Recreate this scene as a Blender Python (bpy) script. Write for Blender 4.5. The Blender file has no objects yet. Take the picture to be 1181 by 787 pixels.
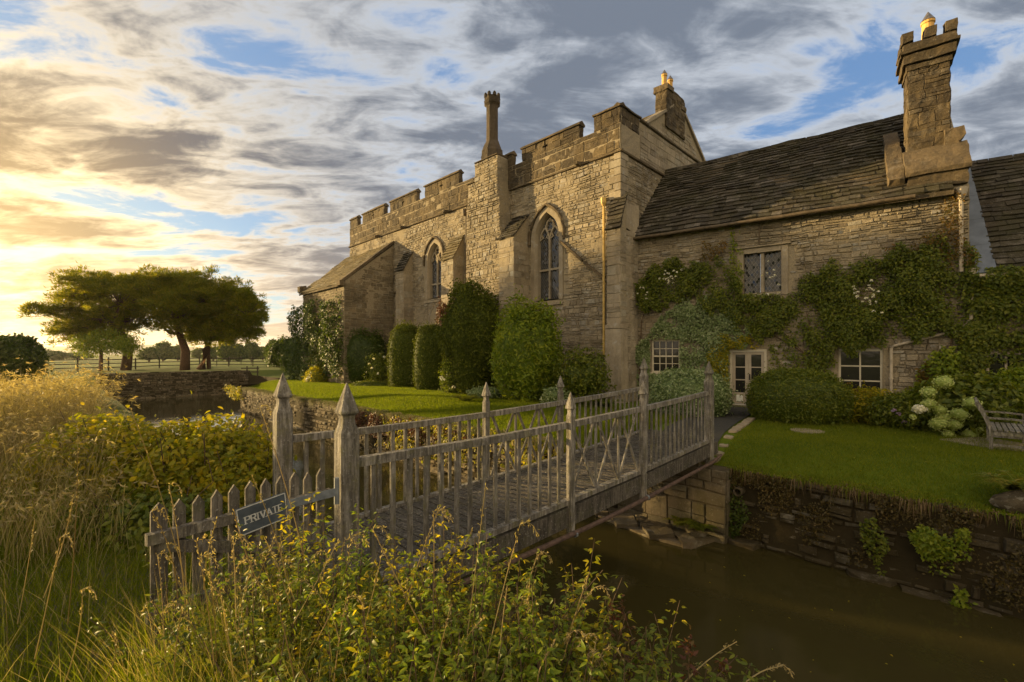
import bpy, bmesh, math, random
import numpy as np
from mathutils import Vector, Matrix
random.seed(7); rng=np.random.default_rng(11)
R=math.radians
scene=bpy.context.scene; COL=scene.collection
HC=2.05; F=525.0; HX=590.5; HY=408.0        # camera height, focal length and principal point (photo units)
S=Vector((0.7102,-0.7040,0)); T=Vector((0.7040,0.7102,0))
def st(s,t,z=0.0): v=S*s+T*t; return Vector((v.x,v.y,z))
def to_st(x,y): return x*S.x+y*S.y, x*T.x+y*T.y
def at(x,y,Y): return Vector(((x-HX)/F*Y,Y,HC+(HY-y)/F*Y))
def onz(x,y,z): Y=(HC-z)*F/(y-HY); return Vector(((x-HX)/F*Y,Y,z))
class Fr:
    """a vertical working plane: a along it, b outward, z up"""
    def __init__(s,o,a,b): s.o=Vector((o[0],o[1],0)); s.a=Vector(a).normalized(); s.b=Vector(b).normalized()
    def p(s,a,b,z): v=s.o+s.a*a+s.b*b; return Vector((v.x,v.y,z))
    def px(s,x,y,b=0.0):
        r=Vector(((x-HX)/F,1,(HY-y)/F)); o=s.o+s.b*b
        k=o.dot(s.b)/r.dot(s.b); q=r*k; return ((q-s.o).dot(s.a), q.z+HC)
# ---------------------------------------------------------------- materials
class NT:
    def __init__(s,name):
        s.m=bpy.data.materials.new(name); s.m.use_nodes=True; s.t=s.m.node_tree; s.n=s.t.nodes
        s.b=s.n['Principled BSDF']; s.out=s.n['Material Output']; s.co=s.n.new('ShaderNodeTexCoord')
        s.b.inputs['Specular IOR Level'].default_value=0.25
    def l(s,a,b): s.t.links.new(a,b)
    def noise(s,scale,detail=4,rough=.6,vec=None,dist=0):
        n=s.n.new('ShaderNodeTexNoise'); n.inputs['Scale'].default_value=scale; n.inputs['Detail'].default_value=detail
        n.inputs['Roughness'].default_value=rough; n.inputs['Distortion'].default_value=dist
        s.l(vec or s.co.outputs['Object'],n.inputs['Vector']); return n.outputs['Fac']
    def stretch(s,sc):
        m=s.n.new('ShaderNodeMapping'); m.inputs['Scale'].default_value=sc; s.l(s.co.outputs['Object'],m.inputs['Vector']); return m.outputs['Vector']
    def attr(s,name='rnd'):
        a=s.n.new('ShaderNodeAttribute'); a.attribute_name=name; return a.outputs['Fac']
    def ramp(s,fac,stops):
        r=s.n.new('ShaderNodeValToRGB'); e=r.color_ramp.elements
        for i,(p,c) in enumerate(stops):
            el=e[i] if i<2 else e.new(p)
            el.position=p; el.color=(*c,1) if len(c)==3 else c
        s.l(fac,r.inputs['Fac']); return r.outputs['Color']
    def mix(s,fac,a,b,mode='MIX'):
        m=s.n.new('ShaderNodeMix'); m.data_type='RGBA'; m.blend_type=mode
        for v,i in ((fac,0),(a,6),(b,7)):
            if hasattr(v,'links'): s.l(v,m.inputs[i])
            elif i==0: m.inputs[0].default_value=v
            else: m.inputs[i].default_value=(*v,1)
        return m.outputs[2]
    def math(s,op,a,b=0.0):
        m=s.n.new('ShaderNodeMath'); m.operation=op
        for v,i in ((a,0),(b,1)):
            if hasattr(v,'links'): s.l(v,m.inputs[i])
            else: m.inputs[i].default_value=v
        return m.outputs[0]
    def bump(s,h,strength=.5,dist=.02):
        b=s.n.new('ShaderNodeBump'); b.inputs['Strength'].default_value=strength; b.inputs['Distance'].default_value=dist
        s.l(h,b.inputs['Height']); s.l(b.outputs['Normal'],s.b.inputs['Normal'])
    def col(s,c): s.l(c,s.b.inputs['Base Color'])
    def rough(s,v): s.b.inputs['Roughness'].default_value=v
def stone_mat(name,cols,stain=(.07,.055,.035),stain_amt=.55,bump=.8,bs=14,mott=.5):
    m=NT(name); m.rough(.93)
    c=m.ramp(m.attr(),[(0,cols[0]),(.3,cols[1]),(.6,cols[2]),(.82,cols[3]),(1,cols[4])])
    n=m.noise(9,6,.7); c=m.mix(m.math('MULTIPLY',m.ramp(n,[(.35,(0,0,0)),(.7,(1,1,1))]),mott),c,tuple(v*.62 for v in cols[1]))
    w=m.noise(.7,5,.65); f=m.math('MULTIPLY',m.ramp(w,[(.42,(0,0,0)),(.68,(1,1,1))]),stain_amt)
    c=m.mix(f,c,stain)
    rs=m.noise(3.2,5,.65,m.stretch((1,1,.13))); c=m.mix(m.math('MULTIPLY',m.ramp(rs,[(.5,(0,0,0)),(.66,(1,1,1))]),.55*stain_amt),c,tuple(v*1.3 for v in stain))
    lp=m.noise(1.9,7,.75); c=m.mix(m.math('MULTIPLY',m.ramp(lp,[(.56,(0,0,0)),(.66,(1,1,1))]),.45),c,tuple(min(.44,v*1.3+.03) for v in cols[4]))
    g=m.noise(26,3,.6); c=m.mix(m.math('MULTIPLY',m.ramp(g,[(.62,(0,0,0)),(.72,(1,1,1))]),.35),c,(.42,.40,.34))
    m.col(c); h=m.math('ADD',m.noise(bs,8,.75),m.math('MULTIPLY',m.noise(60,4,.7),.3)); m.bump(h,bump,.05); return m.m
def leaf_mat(name,c0,c1,c2,trans=.35,rough=.5,spec=.3,tint=None):
    m=NT(name)
    c=m.ramp(m.attr(),[(0,c0),(.45,c1),(1,c2)])
    n=m.noise(1.6,3); c=m.mix(m.math('MULTIPLY',m.ramp(n,[(.4,(0,0,0)),(.65,(1,1,1))]),.45),c,tint or c0)
    m.col(c); m.rough(rough); m.b.inputs['Specular IOR Level'].default_value=spec
    t=m.n.new('ShaderNodeBsdfTranslucent'); m.l(m.mix(1.0,c,(1.5,1.45,.7),'MULTIPLY'),t.inputs['Color'])
    x=m.n.new('ShaderNodeMixShader'); x.inputs[0].default_value=trans
    m.l(m.b.outputs[0],x.inputs[1]); m.l(t.outputs[0],x.inputs[2]); m.l(x.outputs[0],m.out.inputs['Surface']); return m.m
def plain(name,col,rough=.6,metal=0,nscale=8,var=.3,bump=.2,spec=.3):
    m=NT(name); n=m.noise(nscale,5); m.col(m.mix(m.ramp(n,[(.3,(0,0,0)),(.7,(1,1,1))]),tuple(c*(1-var) for c in col),tuple(min(1,c*(1+var)) for c in col)))
    m.rough(rough); m.b.inputs['Metallic'].default_value=metal; m.b.inputs['Specular IOR Level'].default_value=spec
    if bump: m.bump(n,bump,.01)
    return m.m
M={}
M['rubble']=stone_mat('buff_rubble',[(.20,.165,.115),(.32,.27,.185),(.42,.355,.25),(.27,.235,.175),(.42,.39,.32)],stain_amt=.5)
M['mortar']=plain('lime_mortar',(.27,.225,.15),.95,nscale=20,bump=.8)
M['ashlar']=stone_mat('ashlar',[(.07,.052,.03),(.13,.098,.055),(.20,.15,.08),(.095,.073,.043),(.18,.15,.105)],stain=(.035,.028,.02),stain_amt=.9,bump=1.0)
M['dress']=stone_mat('dressed_stone',[(.26,.215,.15),(.35,.295,.21),(.40,.34,.245),(.31,.27,.20),(.42,.385,.30)],stain_amt=.45,bump=.5,bs=8)
M['brown']=stone_mat('brown_stone',[(.085,.065,.04),(.14,.105,.06),(.18,.135,.08),(.11,.085,.05),(.19,.165,.12)],stain=(.03,.026,.018),stain_amt=.8,bump=1.0,bs=9)
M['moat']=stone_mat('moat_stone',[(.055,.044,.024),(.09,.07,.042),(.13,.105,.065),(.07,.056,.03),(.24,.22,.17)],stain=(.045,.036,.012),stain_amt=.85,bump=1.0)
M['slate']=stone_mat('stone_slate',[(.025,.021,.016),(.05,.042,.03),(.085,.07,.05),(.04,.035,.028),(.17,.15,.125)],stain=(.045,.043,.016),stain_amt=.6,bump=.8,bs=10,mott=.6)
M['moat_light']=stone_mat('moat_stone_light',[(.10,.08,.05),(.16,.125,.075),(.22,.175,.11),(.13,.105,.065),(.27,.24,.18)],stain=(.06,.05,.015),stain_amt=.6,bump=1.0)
M['dark_brown']=stone_mat('dark_brown_stone',[(.06,.045,.03),(.09,.07,.045),(.12,.09,.06),(.07,.055,.035),(.11,.09,.065)],stain=(.025,.022,.016),stain_amt=.8)  # darker brown stone for the octagonal chimney
M['slate_lit']=stone_mat('sunlit_slate',[(.12,.095,.05),(.19,.15,.08),(.24,.19,.10),(.15,.12,.07),(.26,.23,.16)],stain=(.08,.07,.03),stain_amt=.5)  # sunlit copy of the slate: warm sunlight put into the colour
def wood(name,c0,c1,moss=(.16,.15,.05),amt=.5):
    m=NT(name); m.rough(.88)
    g=m.noise(22,6,.7,m.stretch((1,1,.12))); c=m.ramp(g,[(.36,tuple(v*.45 for v in c0)),(.46,c0),(.62,c1)]); w2=m.noise(3.5,5,.7); c=m.mix(m.math('MULTIPLY',m.ramp(w2,[(.45,(0,0,0)),(.6,(1,1,1))]),.6),c,tuple(v*.55 for v in c0))
    c=m.mix(m.math('MULTIPLY',m.attr(),.45),c,tuple(v*.5 for v in c0))
    n=m.noise(6,6,.7); c=m.mix(m.math('MULTIPLY',m.ramp(n,[(.5,(0,0,0)),(.66,(1,1,1))]),amt),c,moss)
    k=m.noise(38,3,.6); c=m.mix(m.math('MULTIPLY',m.ramp(k,[(.6,(0,0,0)),(.7,(1,1,1))]),.5),c,(.42,.41,.36))
    m.col(c); m.bump(m.math('ADD',g,m.math('MULTIPLY',k,.5)),1.0,.02); return m.m
M['wood']=wood('weathered_oak',(.165,.15,.122),(.38,.35,.30))
M['wood_dark']=wood('dark_wet_oak',(.08,.07,.055),(.19,.165,.13),(.09,.09,.04),.35)
M['gatewood']=wood('silver_paling',(.12,.105,.085),(.27,.24,.19),(.12,.12,.05),.4)
M['bark']=plain('pine_bark',(.11,.06,.035),.95,nscale=12,var=.5,bump=1)
M['twig']=plain('woody_stem',(.09,.06,.035),.9,nscale=20,var=.4)
M['white']=plain('cream_paint',(.52,.47,.36),.5,nscale=5,var=.12,bump=.1)
M['lead']=plain('lead_sheet',(.13,.155,.20),.6,nscale=3,var=.2)
M['pipe']=plain('grey_painted_pipe',(.42,.36,.27),.6,nscale=6,var=.25)
M['gutter']=plain('cast_iron_gutter',(.10,.075,.045),.7,nscale=7,var=.4)
M['sunlit_pipe']=plain('gold_sunlit_pipe',(.55,.38,.12),.6,nscale=7,var=.25)  # gold of a sunlit sliver put into the pipe colour
M['rust']=plain('rusty_pipe',(.10,.065,.048),.85,nscale=14,var=.45,bump=.5)
M['pot']=plain('terracotta_pot',(.62,.38,.12),.8,nscale=6,var=.2)
M['cowl']=plain('metal_cowl',(.22,.20,.18),.4,metal=.7,nscale=6)
M['strap']=plain('galvanised_strap',(.23,.25,.26),.6,metal=.5,nscale=15,var=.3)
M['dark']=plain('dark_interior',(.012,.010,.008),.9,bump=0)
M['door']=plain('stone_painted_door',(.36,.31,.235),.5,nscale=4,var=.12,bump=.1)
M['iron']=plain('white_wirework',(.7,.7,.64),.5,nscale=5,var=.1)
M['signface']=plain('slate_blue_sign',(.075,.09,.105),.5,nscale=9,var=.35,bump=.1)
M['signink']=plain('white_sign_paint',(.50,.50,.47),.6,nscale=30,var=.2,bump=0)
def glass(name,diamond=None,pane=.04):
    m=NT(name); m.b.inputs['Base Color'].default_value=(.02,.02,.018,1); m.rough(.06); m.b.inputs['Specular IOR Level'].default_value=.5
    if diamond:
        sx=m.n.new('ShaderNodeSeparateXYZ'); m.l(m.co.outputs['UV'],sx.inputs[0]); d=[]
        vs=[]
        for sg in (1,-1):
            u=m.math('MULTIPLY',m.math('ADD',m.math('MULTIPLY',sx.outputs[0],1.35),m.math('MULTIPLY',sx.outputs[1],sg*.85)),1/diamond)
            fr=m.math('FRACT',u); d.append(m.math('LESS_THAN',fr,.11)); vs.append(m.math('FLOOR',u))
        ld=m.math('MAXIMUM',d[0],d[1]); m.col(m.mix(ld,(.02,.022,.025),(.16,.155,.14)))
        m.l(m.math('ADD',m.math('MULTIPLY',ld,.5),.06),m.b.inputs['Roughness'])
        wn=m.n.new('ShaderNodeTexWhiteNoise'); cx=m.n.new('ShaderNodeCombineXYZ'); m.l(vs[0],cx.inputs[0]); m.l(vs[1],cx.inputs[1]); m.l(cx.outputs[0],wn.inputs['Vector'])
        g=m.n.new('ShaderNodeNewGeometry'); vm=m.n.new('ShaderNodeVectorMath'); vm.operation='MULTIPLY_ADD'
        m.l(wn.outputs['Color'],vm.inputs[0]); vm.inputs[1].default_value=(.34,.34,.34)
        sub=m.n.new('ShaderNodeVectorMath'); sub.operation='SUBTRACT'; m.l(g.outputs['Normal'],sub.inputs[0]); sub.inputs[1].default_value=(.17,.17,.12); m.l(sub.outputs[0],vm.inputs[2])
        nm=m.n.new('ShaderNodeVectorMath'); nm.operation='NORMALIZE'; m.l(vm.outputs[0],nm.inputs[0]); m.l(nm.outputs[0],m.b.inputs['Normal'])
    else: m.bump(m.noise(2,2),.15,.02)
    return m.m
M['glass']=glass('window_glass'); M['leaded']=glass('leaded_glass',.16)
def ground_mat(name,a,b,c,sc=1.0,bump=.6):
    m=NT(name); m.rough(.95); m.b.inputs['Specular IOR Level'].default_value=.1
    n=m.noise(.5*sc,6,.65); n2=m.noise(7*sc,5,.7)
    x=m.mix(m.ramp(n,[(.35,(0,0,0)),(.65,(1,1,1))]),a,b); x=m.mix(m.math('MULTIPLY',m.ramp(n2,[(.45,(0,0,0)),(.7,(1,1,1))]),.5),x,c)
    m.col(x); m.bump(m.noise(40*sc,5,.8),bump,.04); return m.m
M['ground']=ground_mat('rough_ground',(.06,.08,.012),(.09,.10,.018),(.11,.085,.035))
M['lawn']=ground_mat('mown_lawn',(.065,.10,.006),(.10,.135,.008),(.14,.14,.012))
M['field']=ground_mat('pasture',(.085,.12,.02),(.13,.15,.03),(.16,.15,.05),.3)
M['bed']=ground_mat('moat_mud',(.03,.025,.012),(.04,.03,.015),(.05,.04,.02))
M['soil']=ground_mat('border_soil',(.035,.028,.016),(.05,.04,.022),(.06,.06,.02),2)
M['gravel']=ground_mat('gravel_path',(.19,.165,.125),(.24,.21,.165),(.14,.12,.09),3,1)
M['slabs']=ground_mat('dark_paving',(.045,.045,.042),(.06,.058,.05),(.09,.08,.06),3,.5)
M['flag']=ground_mat('pale_flagstone',(.27,.22,.15),(.34,.28,.19),(.2,.17,.12),3,.5)
M['hill']=ground_mat('blue_hills',(.09,.12,.10),(.11,.14,.10),(.10,.12,.12),.01,0)
M['leaf_dark']=leaf_mat('dark_leaves',(.032,.055,.006),(.06,.095,.009),(.10,.13,.014))
M['leaf_yew']=leaf_mat('yew_leaves',(.05,.068,.007),(.085,.108,.010),(.14,.15,.016),.25,.7,.15)
M['leaf_yew_gold']=leaf_mat('bronze_tipped_yew',(.045,.05,.008),(.075,.07,.012),(.12,.09,.02),.25,.7,.15)
M['leaf_bright']=leaf_mat('bright_leaves',(.10,.155,.008),(.18,.24,.012),(.29,.31,.02),.4)
M['leaf_ivy']=leaf_mat('variegated_ivy_leaves',(.10,.15,.045),(.20,.26,.10),(.36,.40,.22),.2,.45)
M['leaf_gold']=leaf_mat('yellow_green_leaves',(.15,.17,.008),(.28,.27,.012),(.50,.37,.02),.55)
M['leaf_copper']=leaf_mat('copper_leaves',(.07,.025,.012),(.11,.04,.018),(.10,.07,.02),.3)
M['leaf_red']=leaf_mat('red_leaves',(.07,.08,.008),(.14,.075,.01),(.22,.12,.02),.4)
M['leaf_mid']=leaf_mat('mid_green_leaves',(.062,.088,.007),(.112,.145,.010),(.20,.205,.018))
M['needle']=leaf_mat('pine_needles',(.11,.14,.012),(.19,.20,.016),(.32,.25,.025),.72,.6,.15)
M['fern']=leaf_mat('fern_fronds',(.10,.14,.015),(.17,.19,.02),(.28,.22,.03),.4)
M['straw']=leaf_mat('dry_grass',(.22,.165,.075),(.34,.27,.135),(.48,.40,.23),.45,.6,.2,tint=(.14,.14,.03))
M['blade']=leaf_mat('green_grass',(.085,.125,.006),(.145,.185,.008),(.24,.23,.018),.5,.6,.2)
M['thatch']=leaf_mat('dead_grass',(.10,.065,.03),(.16,.11,.055),(.22,.16,.085),.2,.8,.1)
M['lawn_blade']=leaf_mat('mown_blades',(.09,.13,.006),(.13,.18,.008),(.22,.24,.015),.62,.6,.2)
M['petal']=leaf_mat('white_petals',(.62,.60,.48),(.78,.76,.66),(.85,.84,.78),.3)
M['hydra']=leaf_mat('lime_hydrangea',(.30,.38,.09),(.44,.50,.16),(.58,.60,.28),.3)
M['yflower']=leaf_mat('yellow_petals',(.6,.42,.05),(.7,.52,.06),(.7,.6,.15),.3)
M['purple']=leaf_mat('mauve_petals',(.22,.14,.22),(.3,.2,.3),(.34,.3,.4),.3)
def water_mat():
    m=NT('moat_water'); m.b.inputs['Base Color'].default_value=(.042,.035,.011,1); m.rough(.07); m.b.inputs['IOR'].default_value=1.33; m.b.inputs['Specular IOR Level'].default_value=.5
    v=m.stretch((1,1,1)); h=m.math('ADD',m.noise(1.6,3,.5,v),m.math('MULTIPLY',m.noise(7,3,.5,v),.25)); m.bump(h,.22,.03); return m.m
M['water']=water_mat()
# ---------------------------------------------------------------- mesh building
class MB:
    def __init__(s): s.v=[]; s.f=[]; s.r=[]; s.uv={}
    def face(s,pts,r=.5):
        n=len(s.v); s.v+= [tuple(p) for p in pts]; s.f.append(tuple(range(n,n+len(pts)))); s.r.append(r)
    def hexa(s,P,r=.5,back=True):
        """P: 4 back corners then 4 front corners"""
        n=len(s.v); s.v+=[tuple(p) for p in P]
        fs=[(4,5,6,7),(0,1,5,4),(1,2,6,5),(2,3,7,6),(3,0,4,7)]
        if back: fs.append((3,2,1,0))
        for f in fs: s.f.append(tuple(n+i for i in f)); s.r.append(r)
    def obox(s,o,va,vb,vc,r=.5,inset=0.0,back=True):
        a=va.normalized()*inset; b=vb.normalized()*inset
        s.hexa([o,o+va,o+va+vb,o+vb,o+vc+a+b,o+va+vc-a+b,o+va+vb+vc-a-b,o+vb+vc+a-b],r,back)
    def box(s,fr,a0,a1,b0,b1,z0,z1,r=.5,inset=0.0):
        s.obox(fr.p(a0,b0,z0),fr.a*(a1-a0),Vector((0,0,z1-z0)),fr.b*(b1-b0),r,inset)
    def slab(s,poly,z0,z1,r=.5):
        """horizontal polygon (xy list) extruded"""
        n=len(poly); b=len(s.v)
        s.v+=[(p[0],p[1],z0) for p in poly]+[(p[0],p[1],z1) for p in poly]
        s.f.append(tuple(b+n+i for i in range(n))); s.r.append(r); s.f.append(tuple(b+n-1-i for i in range(n))); s.r.append(r)
        for i in range(n): j=(i+1)%n; s.f.append((b+i,b+j,b+n+j,b+n+i)); s.r.append(r)
    def prism(s,fr,poly,b0,b1,r=.5):
        """polygon in (a,z) of a frame, extruded from b0 to b1"""
        n=len(poly); k=len(s.v)
        s.v+=[tuple(fr.p(a,b0,z)) for a,z in poly]+[tuple(fr.p(a,b1,z)) for a,z in poly]
        s.f.append(tuple(k+n+i for i in range(n))); s.r.append(r); s.f.append(tuple(k+n-1-i for i in range(n))); s.r.append(r)
        for i in range(n): j=(i+1)%n; s.f.append((k+i,k+j,k+n+j,k+n+i)); s.r.append(r)
    def tube(s,pts,rad,n=8,r=.5,caps=True):
        pts=[Vector(p) for p in pts]; rad=rad if isinstance(rad,(list,tuple)) else [rad]*len(pts); base=len(s.v)
        for i,p in enumerate(pts):
            d=(pts[min(i+1,len(pts)-1)]-pts[max(i-1,0)]).normalized()
            u=d.cross(Vector((0,0,1))) if abs(d.z)<.95 else d.cross(Vector((1,0,0))); u.normalize(); w=d.cross(u)
            for k in range(n):
                th=2*math.pi*(k+.5)/n; s.v.append(tuple(p+u*rad[i]*math.cos(th)+w*rad[i]*math.sin(th)))
        for i in range(len(pts)-1):
            for k in range(n):
                a=base+i*n+k; b=base+i*n+(k+1)%n; s.f.append((a,b,b+n,a+n)); s.r.append(r)
        if caps:
            s.f.append(tuple(base+k for k in reversed(range(n)))); s.r.append(r)
            e=base+(len(pts)-1)*n; s.f.append(tuple(e+k for k in range(n))); s.r.append(r)
    def lathe(s,c,prof,n=12,rot=0,r=.5,ax=None,ay=None):
        """profile of (z,radius) around vertical axis; n=4 gives square posts aligned with ax, ay"""
        c=Vector(c); base=len(s.v); ax=ax or Vector((1,0,0)); ay=ay or Vector((0,1,0))
        for z,q in prof:
            for k in range(n):
                th=2*math.pi*k/n+rot; s.v.append(tuple(c+ax*q*math.cos(th)+ay*q*math.sin(th)+Vector((0,0,z))))
        for i in range(len(prof)-1):
            for k in range(n):
                a=base+i*n+k; b=base+i*n+(k+1)%n; s.f.append((a,b,b+n,a+n)); s.r.append(r)
        s.f.append(tuple(base+k for k in reversed(range(n)))); s.r.append(r)
        e=base+(len(prof)-1)*n; s.f.append(tuple(e+k for k in range(n))); s.r.append(r)
    def post(s,fr,a,b,prof,r=.5,ch=.18):
        """square profile post with chamfered corners; prof (z,halfwidth)"""
        base=len(s.v); pat=[(1,-1+ch),(1,1-ch),(1-ch,1),(-1+ch,1),(-1,1-ch),(-1,-1+ch),(-1+ch,-1),(1-ch,-1)]
        for z,h in prof:
            for x,y in pat: s.v.append(tuple(fr.p(a+x*h,b+y*h,z)))
        n=8
        for i in range(len(prof)-1):
            for k in range(n):
                p=base+i*n+k; q=base+i*n+(k+1)%n; s.f.append((p,q,q+n,p+n)); s.r.append(r)
        s.f.append(tuple(base+k for k in reversed(range(n)))); s.r.append(r)
        e=base+(len(prof)-1)*n; s.f.append(tuple(e+k for k in range(n))); s.r.append(r)
    def beam(s,pts,w,h,r=.5,up=Vector((0,0,1))):
        """rectangular section along points; w sideways, h vertical, centred"""
        pts=[Vector(p) for p in pts]; base=len(s.v)
        for i,p in enumerate(pts):
            d=(pts[min(i+1,len(pts)-1)]-pts[max(i-1,0)]).normalized(); u=d.cross(up).normalized(); v=u.cross(d).normalized()
            for x,y in ((-1,-1),(1,-1),(1,1),(-1,1)): s.v.append(tuple(p+u*(x*w/2)+v*(y*h/2)))
        for i in range(len(pts)-1):
            for k in range(4):
                a=base+i*4+k; b=base+i*4+(k+1)%4; s.f.append((a,b,b+4,a+4)); s.r.append(r)
        s.f.append((base+3,base+2,base+1,base)); s.r.append(r)
        e=base+(len(pts)-1)*4; s.f.append((e,e+1,e+2,e+3)); s.r.append(r)
    def build(s,name,mat,parent=None,smooth=False,uvfr=None,origin=None):
        if not s.v: return None
        V=np.array(s.v,dtype=float)
        return link_mesh(name,V,s.f,s.r,mat,parent,smooth,uvfr,origin)
def world_loc(o):
    l=Vector((0,0,0))
    while o is not None: l=l+o.location; o=o.parent
    return l
def link_mesh(name,V,faces,rnd,mat,parent=None,smooth=False,uvfr=None,origin=None):
    if parent is None:
        off=np.array(origin if origin is not None else [(V[:,0].min()+V[:,0].max())/2,(V[:,1].min()+V[:,1].max())/2,V[:,2].min()])
    else: off=np.array(world_loc(parent))
    me=bpy.data.meshes.new(name)
    me.from_pydata([tuple(x) for x in (V-off)],[],faces) if not isinstance(faces,np.ndarray) else fast_mesh(me,V-off,faces)
    a=me.attributes.new('rnd','FLOAT','FACE'); a.data.foreach_set('value',np.asarray(rnd,dtype=np.float32))
    if uvfr:
        uv=me.uv_layers.new(name='UVMap'); li=np.zeros(len(me.loops),dtype=np.int32); me.loops.foreach_get('vertex_index',li)
        W=V[li]; o=np.array(uvfr.o); aa=np.array(uvfr.a); u=(W-o)@aa
        uv.data.foreach_set('uv',np.stack([u,W[:,2]],1).astype(np.float32).ravel())
    me.materials.append(mat)
    if smooth: me.polygons.foreach_set('use_smooth',np.ones(len(me.polygons),dtype=bool))
    o=bpy.data.objects.new(name,me); COL.objects.link(o)
    if parent is None: o.location=Vector(off)
    else: o.parent=parent
    return o
def fast_mesh(me,V,faces):
    nv=len(V); nf,k=faces.shape
    me.vertices.add(nv); me.vertices.foreach_set('co',V.astype(np.float32).ravel())
    me.loops.add(nf*k); me.loops.foreach_set('vertex_index',faces.astype(np.int32).ravel())
    me.polygons.add(nf); me.polygons.foreach_set('loop_start',(np.arange(nf)*k).astype(np.int32))
    try: me.polygons.foreach_set('loop_total',np.full(nf,k,dtype=np.int32))
    except Exception: pass
    me.update(calc_edges=True)
def tag(o,label=None,cat=None,group=None,kind=None):
    if label: o['label']=label
    if cat: o['category']=cat
    if group: o['group']=group
    if kind: o['kind']=kind
    return o
def thing(name,loc,label,cat,group=None):
    o=bpy.data.objects.new(name,None); COL.objects.link(o); o.location=loc; o.empty_display_size=.3
    return tag(o,label,cat,group)
def wobble(P,amp,freq,seed):
    r=np.random.default_rng(seed); o=np.zeros_like(P)
    for i in range(5):
        k=r.normal(size=(3,3))*freq*(1+.6*i); ph=r.uniform(0,6.3,3); o+=np.sin(P@k.T+ph)*np.sin(P[:,::-1]@k+ph*2)/(1+.5*i)
    return o*amp
def weather(o,cuts=0,amp=.012,freq=5.0,low=0.0,seed=1,maxlen=None):
    """wear a masonry mesh: subdivide its long edges and push the vertices about"""
    me=o.data; off=np.array(world_loc(o))
    if cuts:
        bm=bmesh.new(); bm.from_mesh(me)
        for _ in range(cuts):
            es=[e for e in bm.edges if e.calc_length()>(maxlen or .18)]
            if not es or len(bm.faces)>60000: break
            bmesh.ops.subdivide_edges(bm,edges=es,cuts=1,use_grid_fill=True)
        bmesh.ops.triangulate(bm,faces=[f for f in bm.faces if len(f.verts)>4]); bm.to_mesh(me); bm.free()
    n=len(me.vertices); a=np.zeros(n*3,dtype=np.float32); me.vertices.foreach_get('co',a); P=a.reshape(-1,3)+off
    P=P+wobble(P,amp,freq,seed)+(wobble(P,low,.8,seed+9) if low else 0); me.vertices.foreach_set('co',(P-off).astype(np.float32).ravel()); me.update()
# stone work laid stone by stone
def stones(mb,fr,a0,a1,z0,z1,ch=.2,lm=.38,dep=.03,b0=0.0,inside=None,gap=.012,inset=.012,seed=0,ztop=None,skip=0.0):
    rd=random.Random(seed*101+int(a0*7+z0*13)); z=z0
    while z<z1-.03:
        h=ch*rd.choice((.6,.8,1.0,1.2,1.5))*rd.uniform(.9,1.1)
        if z+h>z1-.06: h=z1-z
        a=a0
        while a<a1-.02:
            l=lm*rd.uniform(.45,1.7)
            if a+l>a1-.1: l=a1-a
            ca=a+l/2; cz=z+h/2; ok=True
            if inside: ok=inside(a+.02,z+.01) and inside(a+l-.02,z+.01) and inside(a+.02,z+h-.01) and inside(a+l-.02,z+h-.01) and inside(ca,cz)
            if ok and rd.random()>=skip:
                g=gap*rd.uniform(.6,1.8); d=dep*rd.uniform(.25,1); ii=min(inset,h*.2)
                P=[]
                for k,(x,y) in enumerate(((a+g,z+g),(a+l-g,z+g),(a+l-g,z+h-g),(a+g,z+h-g))):
                    P.append(fr.p(x,b0-.002,y))
                for k,(x,y) in enumerate(((a+g+ii,z+g+ii),(a+l-g-ii,z+g+ii),(a+l-g-ii,z+h-g-ii),(a+g+ii,z+h-g-ii))):
                    P.append(fr.p(x+rd.uniform(-.014,.014),b0+d+rd.uniform(-.010,.010)*min(1,dep/.03),y+rd.uniform(-.016,.016)*(1 if ch<.24 else .3)))
                if h>.14 and rd.random()<.28:                      # two thinner stones stacked in one course
                    f=rd.uniform(.35,.65); q=rd.uniform(-.01,.01); lo,hi=P[0:2]+P[4:6],P[2:4]+P[6:8]
                    m0=P[0].lerp(P[3],f); m1=P[1].lerp(P[2],f); m4=P[4].lerp(P[7],f); m5=P[5].lerp(P[6],f); gg=Vector((0,0,g*.7+.003)); o_=fr.b*q
                    mb.hexa([P[0],P[1],m1-gg,m0-gg,P[4],P[5],m5-gg,m4-gg],rd.random(),False); mb.hexa([m0+gg,m1+gg,P[2],P[3],m4+gg+o_,m5+gg+o_,P[6]+o_,P[7]+o_],rd.random(),False)
                else: mb.hexa(P,rd.random(),False)
            a+=l
        z+=h
def holes_wall(mb,fr,a0,a1,z0,z1,holes,thick=.5,b=0.0):
    """flat wall face with rectangular recesses: holes (a0,a1,z0,z1,depth)"""
    A=sorted({a0,a1}|{h[0] for h in holes}|{h[1] for h in holes}); Z=sorted({z0,z1}|{h[2] for h in holes}|{h[3] for h in holes})
    for i in range(len(A)-1):
        for j in range(len(Z)-1):
            ca=(A[i]+A[i+1])/2; cz=(Z[j]+Z[j+1])/2
            if any(h[0]<ca<h[1] and h[2]<cz<h[3] for h in holes): continue
            mb.face([fr.p(A[i],b,Z[j]),fr.p(A[i+1],b,Z[j]),fr.p(A[i+1],b,Z[j+1]),fr.p(A[i],b,Z[j+1])])
    for x0,x1,y0,y1,d in holes:
        c=[(x0,y0),(x1,y0),(x1,y1),(x0,y1)]
        for k in range(4):
            p,q=c[k],c[(k+1)%4]; mb.face([fr.p(p[0],b,p[1]),fr.p(q[0],b,q[1]),fr.p(q[0],b-d,q[1]),fr.p(p[0],b-d,p[1])])
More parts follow.
